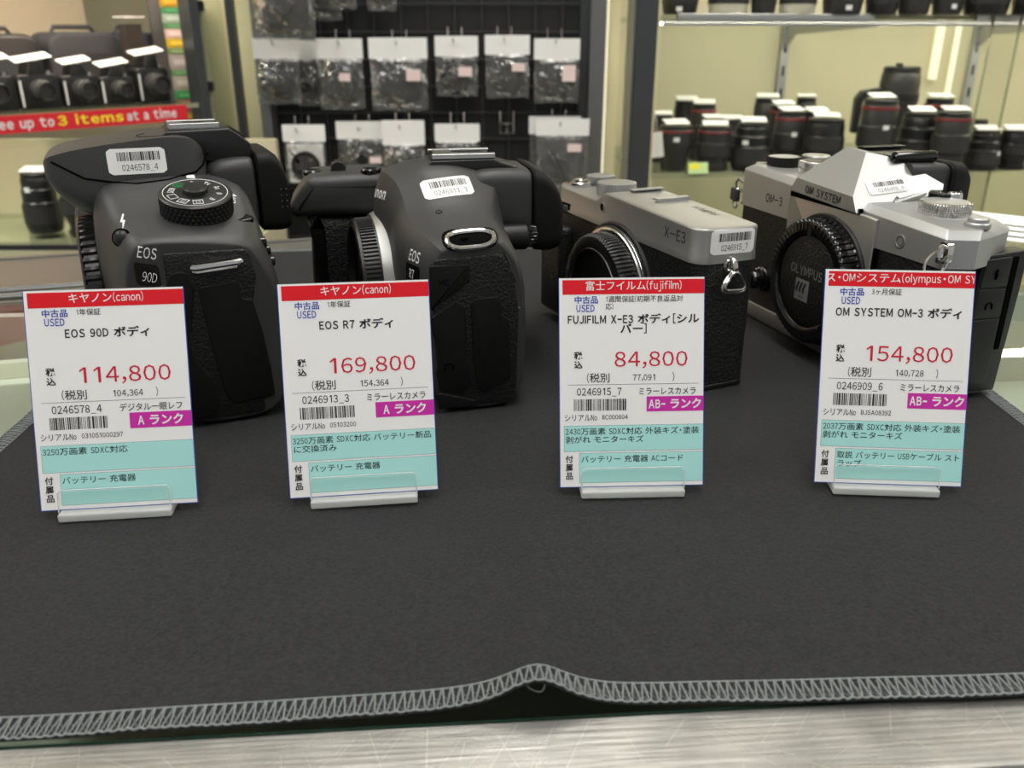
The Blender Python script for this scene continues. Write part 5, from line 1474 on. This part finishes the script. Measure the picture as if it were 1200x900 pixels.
shelf = [
    (792, 1.69, 33, 147, 3, True, True, (FR - 0.1, 0.72), 'black lens with dark red ring and white label, front row beside the post'),
    (838, 1.69, 33, 148, 1, True, True, None, 'black lens with a dark red ring, second in front row from the post'),
    (882, 1.69, 36, 144, 2, True, False, (FR - 0.55, 0.62), 'wide black lens with plain barrel, third in front row from the post'),
    (925, 1.73, 30, 131, 1, True, True, (FR + 0.05, 0.62), 'tall brown-topped lens with a white label, fourth in front row from the post'),
    (967, 1.69, 37, 139, 0, True, False, (FR + 0.55, 0.32), 'stout black lens with a label low on its barrel, left of the slotted upright'),
    (774, 1.81, 26, 135, 0, True, False, None, 'black lens peeping out behind the grey post on the lit shelf'),
    (803, 1.91, 28, 118, 0, True, False, None, 'black lens at the back, highest behind the first lens beside the grey post'),
    (823, 1.84, 27, 122, 1, True, True, None, 'brownish-topped lens behind the first two front lenses, tag drooping to the right'),
    (834, 1.78, 26, 139, 2, True, False, None, 'small black lens directly behind the second front lens from the grey post'),
    (857, 1.82, 25, 140, 0, True, False, None, 'small black lens between the second and third front lenses, one row back'),
    (896, 1.87, 28, 115, 1, True, False, None, 'brown-black lens at the back behind the third and fourth front lenses'),
    (915, 1.81, 26, 123, 0, True, True, None, 'lens with a pale tag just behind the tall brown-topped one'),
    (941, 1.90, 25, 114, 2, True, False, None, 'black lens at the very back, left of the slotted upright'),
    (955, 1.79, 26, 131, 0, True, False, None, 'black lens with a white tag behind the stout one left of the slotted upright'),
    (1028, 1.70, 35, 116, 1, True, True, (FR + 0.05, 0.62), 'tall lens with reddish top and white label in front of the telephoto lens'),
    (1077, 1.73, 39, 132, 2, True, False, None, 'broad black lens with a large white tag, right of the telephoto lens'),
    (1096, 1.86, 30, 115, 0, True, True, None, 'red-brown topped lens at the back, right of the telephoto lens'),
    (1116, 1.67, 33, 131, 1, True, True, None, 'tall waisted black lens with a white tag, nearest the shelf edge on the right'),
    (1143, 1.83, 24, 140, 0, False, False, None, 'small lens without a tag, grey rim showing, behind the waisted lens'),
    (1157, 1.70, 31, 153, 2, True, False, (FR + 0.6, 0.45), 'short black lens with pale scale marks, second from the right edge of the photo'),
    (1194, 1.71, 30, 153, 0, True, False, None, 'short black lens cut by the right edge of the photo'),
]
for xc, Y, r, yt, kd, tg, rd, sp, lb in shelf:
    lens(xc, Y, r / 1000, hgt(yt, Y, ZL), ZL, lb, kd, tg, rd, sp)
# telephoto with its tripod collar
tl = lens(1046, 1.87, 0.038, hgt(78, 1.87, ZL), ZL, 'big black telephoto lens standing upright with its tripod foot to the left', 3, False, False, None)
H_ = hgt(78, 1.87, ZL)
b = MB(); b.lathe([(0.036, H_ * 0.62), (0.041, H_ * 0.63), (0.041, H_ * 0.72), (0.036, H_ * 0.73)], M['lens_black'], n=40); b.build('tripod_collar', tl, scale=1.0)
b = MB(); b.prism(fillet([(-0.036, H_ * 0.70), (-0.036, H_ * 0.78), (-0.078, H_ * 0.74), (-0.088, H_ * 0.66), (-0.088, H_ * 0.28), (-0.076, H_ * 0.28), (-0.074, H_ * 0.62), (-0.066, H_ * 0.67)], 0.004), -0.011, 0.011, M['lens_black'], 'y', 0.002); b.build('tripod_foot', tl, scale=1.0)
b = MB(); b.box(-0.012, -0.006, H_ * 0.99, -0.002, 0.006, H_ * 1.035, M['lens_black']); b.build('hood_knob', tl, scale=1.0)

upper = [
    (787, 32, 'lens_black', 'dark lens foot at the left end of the upper shelf, by the grey post', (FR - 0.2, 0.08)),
    (841, 36, 'lens_white', 'off-white lens foot on the upper shelf, second from the grey post', None),
    (880, 22, 'lens_grey', 'narrow dark lens foot beside the off-white one on the upper shelf', None),
    (918, 32, 'lens_white', 'pale grey lens foot on the upper shelf, left of the slotted upright', None),
    (968, 34, 'lens_grey', 'dark lens foot with a white label on the upper shelf above the slotted upright', (FR, 0.1)),
    (1012, 28, 'lens_black', 'plain dark lens foot on the upper shelf just right of the slotted upright', None),
    (1048, 27, 'lens_grey', 'dark grey lens foot on the upper shelf above the telephoto lens', None),
    (1085, 26, 'lens_grey', 'dark lens foot on the upper shelf with a small pale mark, third from the right', (FR, 0.12)),
    (1128, 38, 'lens_black', 'fat round black lens foot on the upper shelf, second from the right', None),
    (1180, 34, 'lens_black', 'dark lens foot with a white label at the right end of the upper shelf', (FR - 0.1, 0.1)),
]
for xc, r, mm_, lb, sp in upper:
    lens(xc, 1.69, r / 1000, 0.11, ZU, lb, 2, True, False, sp, M[mm_], 'lenses on the upper glass shelf')
# shelf price card and a hanging tag with its reflection built as a second tag
p = px(818, 197, 1.645)
o = empty('shelf_card', (p.x, 1.638, ZL + 0.0003), radians(6), 'small yellow and green price card on the lens shelf edge', 'price card')
b = MB(); b.X = Matrix.Rotation(radians(-20), 4, 'X'); b.box(-0.019, -0.0006, 0, 0.019, 0.0006, 0.021, M['green_card'], ax='y'); b.build('card', o, scale=1.0, smooth=False)
b = MB(); b.X = Matrix.Rotation(radians(-20), 4, 'X'); b.box(-0.017, -0.001, 0.008, 0.002, -0.0007, 0.019, M['yellow_card'], ax='y'); b.build('yellow_panel', o, scale=1.0, smooth=False)
for xc, yt, rz, lb in ((739, 157, 0.10, 'white paper tag hanging left of the dark corner post'), (769, 155, -0.14, 'white paper tag hanging right of the dark corner post')):
    p = px(xc, yt, 1.66)
    o = empty('hang_tag', p, 0, lb, 'tag'); o.rotation_euler = (0, rz, 0)
    b = MB(); b.box(-0.011, -0.0006, -0.046, 0.011, 0.0006, 0, M['tag_paper'], ax='y', r=0.001); b.build('tag_paper', o, scale=1.0)
    b = MB(); b.tube([(0, 0, -0.0005), (0.002, 0, 0.02), (0, 0, 0.04)], 0.0006, M['tag_paper'], 5); b.build('string', o, scale=1.0)

# ------------------------------------------------------------------ angled glass cabinet on the left
AL = atan2(0.77, 0.637)
lc = empty('corner_cabinet', (-0.763, 1.32, -0.95), AL, 'angled glass cabinet with cameras on a shelf, at the left behind the counter', 'display case')
b = MB(); b.box(-0.9, 0.42, 0.93, 0.36, 0.44, 2.6, M['cream_dim']); b.build('back_panel', lc, scale=1.0, smooth=False)
b = MB(); b.box(0.335, -0.005, 0.93, 0.352, 0.03, 2.6, M['post_dark'], bev=0.002); b.build('corner_post', lc, scale=1.0)
b = MB(); b.box(-0.9, 0.004, 0.970, 0.334, 0.41, 0.978, M['glass']); b.box(-0.9, 0.0025, 0.970, 0.334, 0.0039, 0.978, M['shelf_edge']); b.build('glass_shelf', lc, scale=1.0, smooth=False)
b = MB(); b.box(-0.9, -0.012, 0.93, 0.334, -0.008, 2.4, M['pane']); b.build('front_glass', lc, scale=1.0, smooth=False)
b = MB(); b.box(-0.9, -0.004, 1.20, 0.333, 0.0, 1.262, M['banner']); b.build('red_header_strip', lc, scale=1.0, smooth=False)  # unseen; added to shield the light strip and reflect red in the counter
b = MB(); b.box(-0.5, 0.02, 1.245, 0.33, 0.05, 1.25, M['led']); b.build('light_strip', lc, scale=1.0, smooth=False)  # unseen strip added above the view to brighten the left cabinet
ML = Matrix.Translation((-0.763, 1.32, 0)) @ Matrix.Rotation(AL, 4, 'Z')
def L3(s_, d_, z): return ML @ Vector((s_, d_, z))
ZS = 0.978 - 0.95
bn = empty('banner_sign', L3(0, -0.0155, 0.002), AL, 'red banner strip with white and yellow lettering along the left cabinet shelf', 'sign')
b = MB(); b.box(-0.5, -0.001, 0.0, 0.2985, 0.001, 0.0255, M['banner'], ax='y'); b.build('banner_strip', bn, scale=1.0, smooth=False)
def btext(nm, s, x0, x1, m):
    vs, fs_ = text_geo(s, 1.0, 'LEFT', 0.03, 1.0)
    w0, w1 = min(v[0] for v in vs), max(v[0] for v in vs)
    k = (x1 - x0) / (w1 - w0)
    b = MB(); b.add([(x0 + (v[0] - w0) * k, -0.0016, 0.0068 + v[1] * 0.0185) for v in vs], fs_, m); b.build(nm, bn, scale=1.0, smooth=False, fix=False)
btext('white_lettering', 'see up to', -0.018, 0.0735, M['white_print'])
btext('yellow_lettering', '3 items', 0.079, 0.184, M['banner_yellow'])
btext('white_lettering', 'at a time', 0.190, 0.278, M['white_print'])

def shelf_cam(s_, d_, w, h, t, label, tagw=0.026, lensr=0.017, rz=0.0):
    """used camera standing on the shelf, lens forward, white price tag on top"""
    o = empty('used_camera', L3(s_, d_, ZS + 0.0004), AL + rz, label, 'camera', 'used cameras on the left shelf')
    b = MB(); b.prism(fillet(rect(-w / 2, 0, w / 2, h * 0.72), [0.004, 0.004, 0.008, 0.008]), -t / 2, t / 2, M['lens_black'], 'y', 0.003)
    b.prism(fillet([(-w * 0.24, h * 0.7), (w * 0.24, h * 0.7), (w * 0.14, h), (-w * 0.14, h)], 0.003), -t / 2, t / 2, M['lens_black'], 'y', 0.002); b.build('body', o, scale=1.0)
    b = MB(); b.lathe([(lensr, -t / 2), (lensr, -t / 2 - 0.016), (lensr * 0.86, -t / 2 - 0.018), (lensr * 0.8, -t / 2 - 0.03), (lensr * 0.7, -t / 2 - 0.03), (lensr * 0.6, -t / 2 - 0.024), (0.0005, -t / 2 - 0.024)], M['lens_grey'], c=(0, 0, h * 0.38), ax='y', n=32); b.build('lens', o, scale=1.0)
    b = MB(); b.lathe([(0.006, h * 0.71), (0.006, h * 0.78), (0.0005, h * 0.78)], M['chrome'], c=(w * 0.36, 0, 0), n=20); b.build('dial', o, scale=1.0)
    b = MB(); b.X = Matrix.Translation((0, -t * 0.1, h + 0.0042)) @ Matrix.Rotation(radians(-8), 4, 'Y') @ Matrix.Rotation(radians(16), 4, 'X'); b.prism(fillet(rect(-tagw, -0.013, tagw, 0.013), 0.002), -0.0004, 0.0004, M['tag_paper']); b.build('price_tag', o, scale=1.0)
    b = MB(); b.box(-w * 0.47, -t / 2 - 0.0012, h * 0.06, -w * 0.42, -t / 2 - 0.0004, h * 0.6, M['tag_paper'], ax='y', r=0.0005); b.build('paper_strip', o, scale=1.0)
shelf_cam(0.024, 0.075, 0.070, 0.072, 0.035, 'black camera with a wide white tag above the banner, at the left edge', 0.034)
shelf_cam(0.093, 0.075, 0.064, 0.073, 0.035, 'black camera with a broad tilted tag, second from the left above the banner', 0.029)
shelf_cam(0.160, 0.075, 0.060, 0.068, 0.033, 'black camera in the middle of the shelf above the word items', 0.024)
shelf_cam(0.222, 0.075, 0.060, 0.063, 0.033, 'black camera with faint markings, fourth from the left above the banner', 0.026, 0.015)
shelf_cam(0.284, 0.070, 0.058, 0.080, 0.035, 'black camera under the tall clear case, rightmost above the banner', 0.028, 0.019)
def carry_case(s_, d_, w, h, t, label, m, m2):
    o = empty('camera_case', L3(s_, d_, ZS + 0.0004), AL, label, 'case', 'dark cases behind the used cameras')
    b = MB(); b.prism(fillet(rect(-w / 2, 0, w / 2, h), [0.006, 0.006, 0.03, 0.03], 6), -t / 2, t / 2, m, 'y', 0.008); b.build('case_body', o, scale=1.0)
    b = MB(); b.box(-w * 0.3, -t / 2 - 0.002, h * 0.35, w * 0.3, -t / 2 - 0.0003, h * 0.7, m2, ax='y', r=0.003); b.build('front_panel', o, scale=1.0)
    b = MB(); b.tube([(-w * 0.3, 0, h - 0.004), (-w * 0.25, 0, h + 0.008), (w * 0.25, 0, h + 0.008), (w * 0.3, 0, h - 0.004)], 0.004, m, 8); b.build('handle', o, scale=1.0)
M['case_navy'] = mat('navy_fabric', (0.012, 0.014, 0.03), 0.7)
M['case_grey'] = mat('slate_fabric', (0.03, 0.032, 0.036), 0.7)
carry_case(0.085, 0.21, 0.14, 0.112, 0.09, 'rounded dark brown-black case at the back of the left shelf, leftmost', M['lens_grey'], M['case_grey'])
carry_case(0.232, 0.21, 0.13, 0.115, 0.09, 'slate grey case at the back of the left shelf, beside the rounded one', M['case_grey'], M['wire'])
carry_case(0.345, 0.23, 0.085, 0.115, 0.09, 'navy case at the back of the left shelf, right of the slate one', M['case_navy'], M['case_grey'])
o = empty('tall_clear_box', L3(0.302, 0.14, ZS + 0.0004), AL, 'tall clear plastic box with a dark leaflet behind the rightmost shelf camera', 'box')
b = MB(); b.box(-0.018, -0.02, 0, 0.018, 0.02, 0.138, M['acrylic']); b.build('clear_shell', o, scale=1.0, smooth=False)
b = MB(); b.box(-0.0155, -0.012, 0.06, 0.0155, 0.012, 0.128, mat('dark_brown_print', (0.03, 0.018, 0.012), 0.5)); b.build('leaflet', o, scale=1.0, smooth=False)
b = MB(); b.box(-0.0185, -0.0205, 0.138, 0.0185, 0.0205, 0.1405, M['tag_paper']); b.build('lid', o, scale=1.0, smooth=False)
# stacked coloured packets beside the dark post
cols = [('amber_packet', (180, 140, 30), 'amber packet, topmost of the column left of the dark post'), ('green_packet', (60, 130, 80), 'dark green packet below the amber one in the column'), ('grey_green_packet', (150, 165, 150), 'grey-green packet in the column beside the clear box'), ('leaf_packet', (80, 130, 80), 'mid green packet in the column above the pink and yellow one'),
        ('pink_packet', (205, 175, 165), 'pale pink packet in the column above the yellow one'), ('yellow_packet', (200, 165, 40), 'golden yellow packet in the middle of the column'), ('olive_packet', (110, 130, 80), 'olive packet under the golden yellow one'), ('mauve_packet', (150, 140, 135), 'grey-mauve packet below the olive one'),
        ('sage_packet', (90, 130, 80), 'sage green packet in the lower half of the column'), ('taupe_packet', (150, 142, 130), 'taupe packet below the sage green one'), ('emerald_packet', (60, 140, 75), 'bright green packet near the foot of the column'), ('rose_packet', (190, 90, 100), 'rose red packet level with the red banner'), ('mustard_packet', (170, 145, 40), 'mustard packet at the foot of the column below the rose one')]
ys = [-6, 8, 16, 27, 34, 45, 56, 64, 82, 89, 106, 117, 131, 142]
for k, (nm, c_, lb) in enumerate(cols):
    x_ = 203 + 0.165 * (ys[k] + ys[k + 1]) / 2
    top_ = px(x_, ys[k], 1.66); bot_ = px(x_, ys[k + 1], 1.66)
    o = empty('packet', (bot_.x + 0.006, 1.67, bot_.z), 0.5, lb, 'packet', 'coloured packets beside the dark post')
    h_ = top_.z - bot_.z - 0.0006
    b = MB(); b.box(-0.03, 0, 0, 0.03, 0.02, h_, mat(nm, rgb(*c_), 0.45), ax='y', bev=0.001); b.build('wrapper', o, scale=1.0)
    b = MB(); b.box(-0.024, -0.0006, h_ * 0.3, 0.010, -0.0002, h_ * 0.7, mat(nm + '_print', rgb(*[min(255, v + 30) for v in c_]), 0.45), ax='y'); b.build('printed_panel', o, scale=1.0, smooth=False)
bz = px(225, 142, 1.66).z
o = empty('packet_stand', (-0.625, 1.69, 0), 0.5, 'grey upright stand behind the column of coloured packets', 'stand'); b = MB(); b.box(-0.03, 0.012, -0.95, 0.05, 0.03, bz - 0.002 + 0.5, M['post_grey']); b.build('upright', o, scale=1.0, smooth=False)
b = MB(); b.box(-0.03, -0.025, bz - 0.006, 0.05, 0.0118, bz - 0.0006, M['post_grey']); b.build('foot_ledge', o, scale=1.0, smooth=False)

# lower glass shelf with two lenses
ls = empty('low_glass_shelf', (-0.72, 1.25, -0.95), 0, 'low glass shelf with two black lenses at the left, behind the counter rail', 'shelf')
b = MB(); b.box(-0.5, 0.0, 0.792, 0.32, 0.24, 0.80, M['glass']); b.box(-0.5, -0.0016, 0.792, 0.32, -0.0002, 0.80, M['rail_dark']); b.build('glass_board', ls, scale=1.0, smooth=False)
b = MB(); b.box(-0.5, 0.2402, 0, 0.32, 0.255, 0.925, M['cream_dim']); b.build('back_panel', ls, scale=1.0, smooth=False)
b = MB(); b.box(-0.5, 0.06, 0, 0.32, 0.24, 0.791, M['cream_dim']); b.build('plinth', ls, scale=1.0, smooth=False)
lens(30, 1.345, 0.027, hgt(202, 1.345, -0.15), -0.15, 'black lens with white tag and two labels on the low shelf at the left edge', 2, True, False, (FR - 0.1, 0.75), None, 'lenses on the low shelf', 14)
lens(80, 1.32, 0.031, hgt(208, 1.32, -0.15), -0.15, 'fat black lens with reddish marks on the low shelf behind the leftmost camera', 0, True, True, None, None, 'lenses on the low shelf', 14)

# cream partition and glass edge between the left cabinet and the grid
pt = empty('partition_panel', (-0.60, 1.74, -0.95), 0, 'cream partition panel between the left cabinet and the black grid', 'partition')
b = MB(); b.box(-0.02, 0, 0, 0.128, 0.02, 2.6, M['cream']); b.build('panel', pt, scale=1.0, smooth=False)
pt = empty('glass_partition', (-0.60, 1.80, -0.95), 0, 'upright glass pane edge with small metal clamps left of the black grid', 'glass pane')
b = MB(); b.box(0.055, -0.18, 0, 0.060, -0.065, 2.6, M['glass']); b.box(0.0545, -0.186, 0, 0.0605, -0.1802, 2.6, M['shelf_edge']); b.build('glass_pane', pt, scale=1.0, smooth=False)
b = MB(); b.box(0.085, -0.13, 0, 0.098, -0.11, 2.6, M['post_dark']); b.build('dark_strip', pt, scale=1.0, smooth=False)
for zc in (1.125, 0.995, 0.90):
    b = MB(); b.box(0.046, -0.196, zc, 0.068, -0.187, zc + 0.018, M['chrome'], bev=0.002); b.build('glass_clamp', pt, scale=1.0)
b = MB(); b.tube([(-0.012, -0.09, 0.965), (0.012, -0.12, 0.982), (0.05, -0.16, 0.995)], 0.006, M['gunmetal'], 8); b.build('bracket_arm', pt, scale=1.0)

# clear case with a white leaflet lying on the counter at the right
cc = empty('clear_plastic_case', (0.345, 0.53, 0.0), radians(-38), 'clear plastic case with a white leaflet on the counter at the right edge', 'case')
b = MB(); b.box(-0.075, -0.05, 0.0, 0.075, 0.05, 0.022, M['acrylic'], r=0.004, bev=0.0015); b.build('clear_box', cc, scale=1.0)
b = MB(); b.box(-0.068, -0.044, 0.0222, 0.068, 0.044, 0.0228, M['tag_paper'])
for k in range(3): b.box(-0.06, -0.034 + 0.018 * k, 0.0229, 0.05, -0.030 + 0.018 * k, 0.0231, M['grey_print'])
b.build('leaflet', cc, scale=1.0, smooth=False)
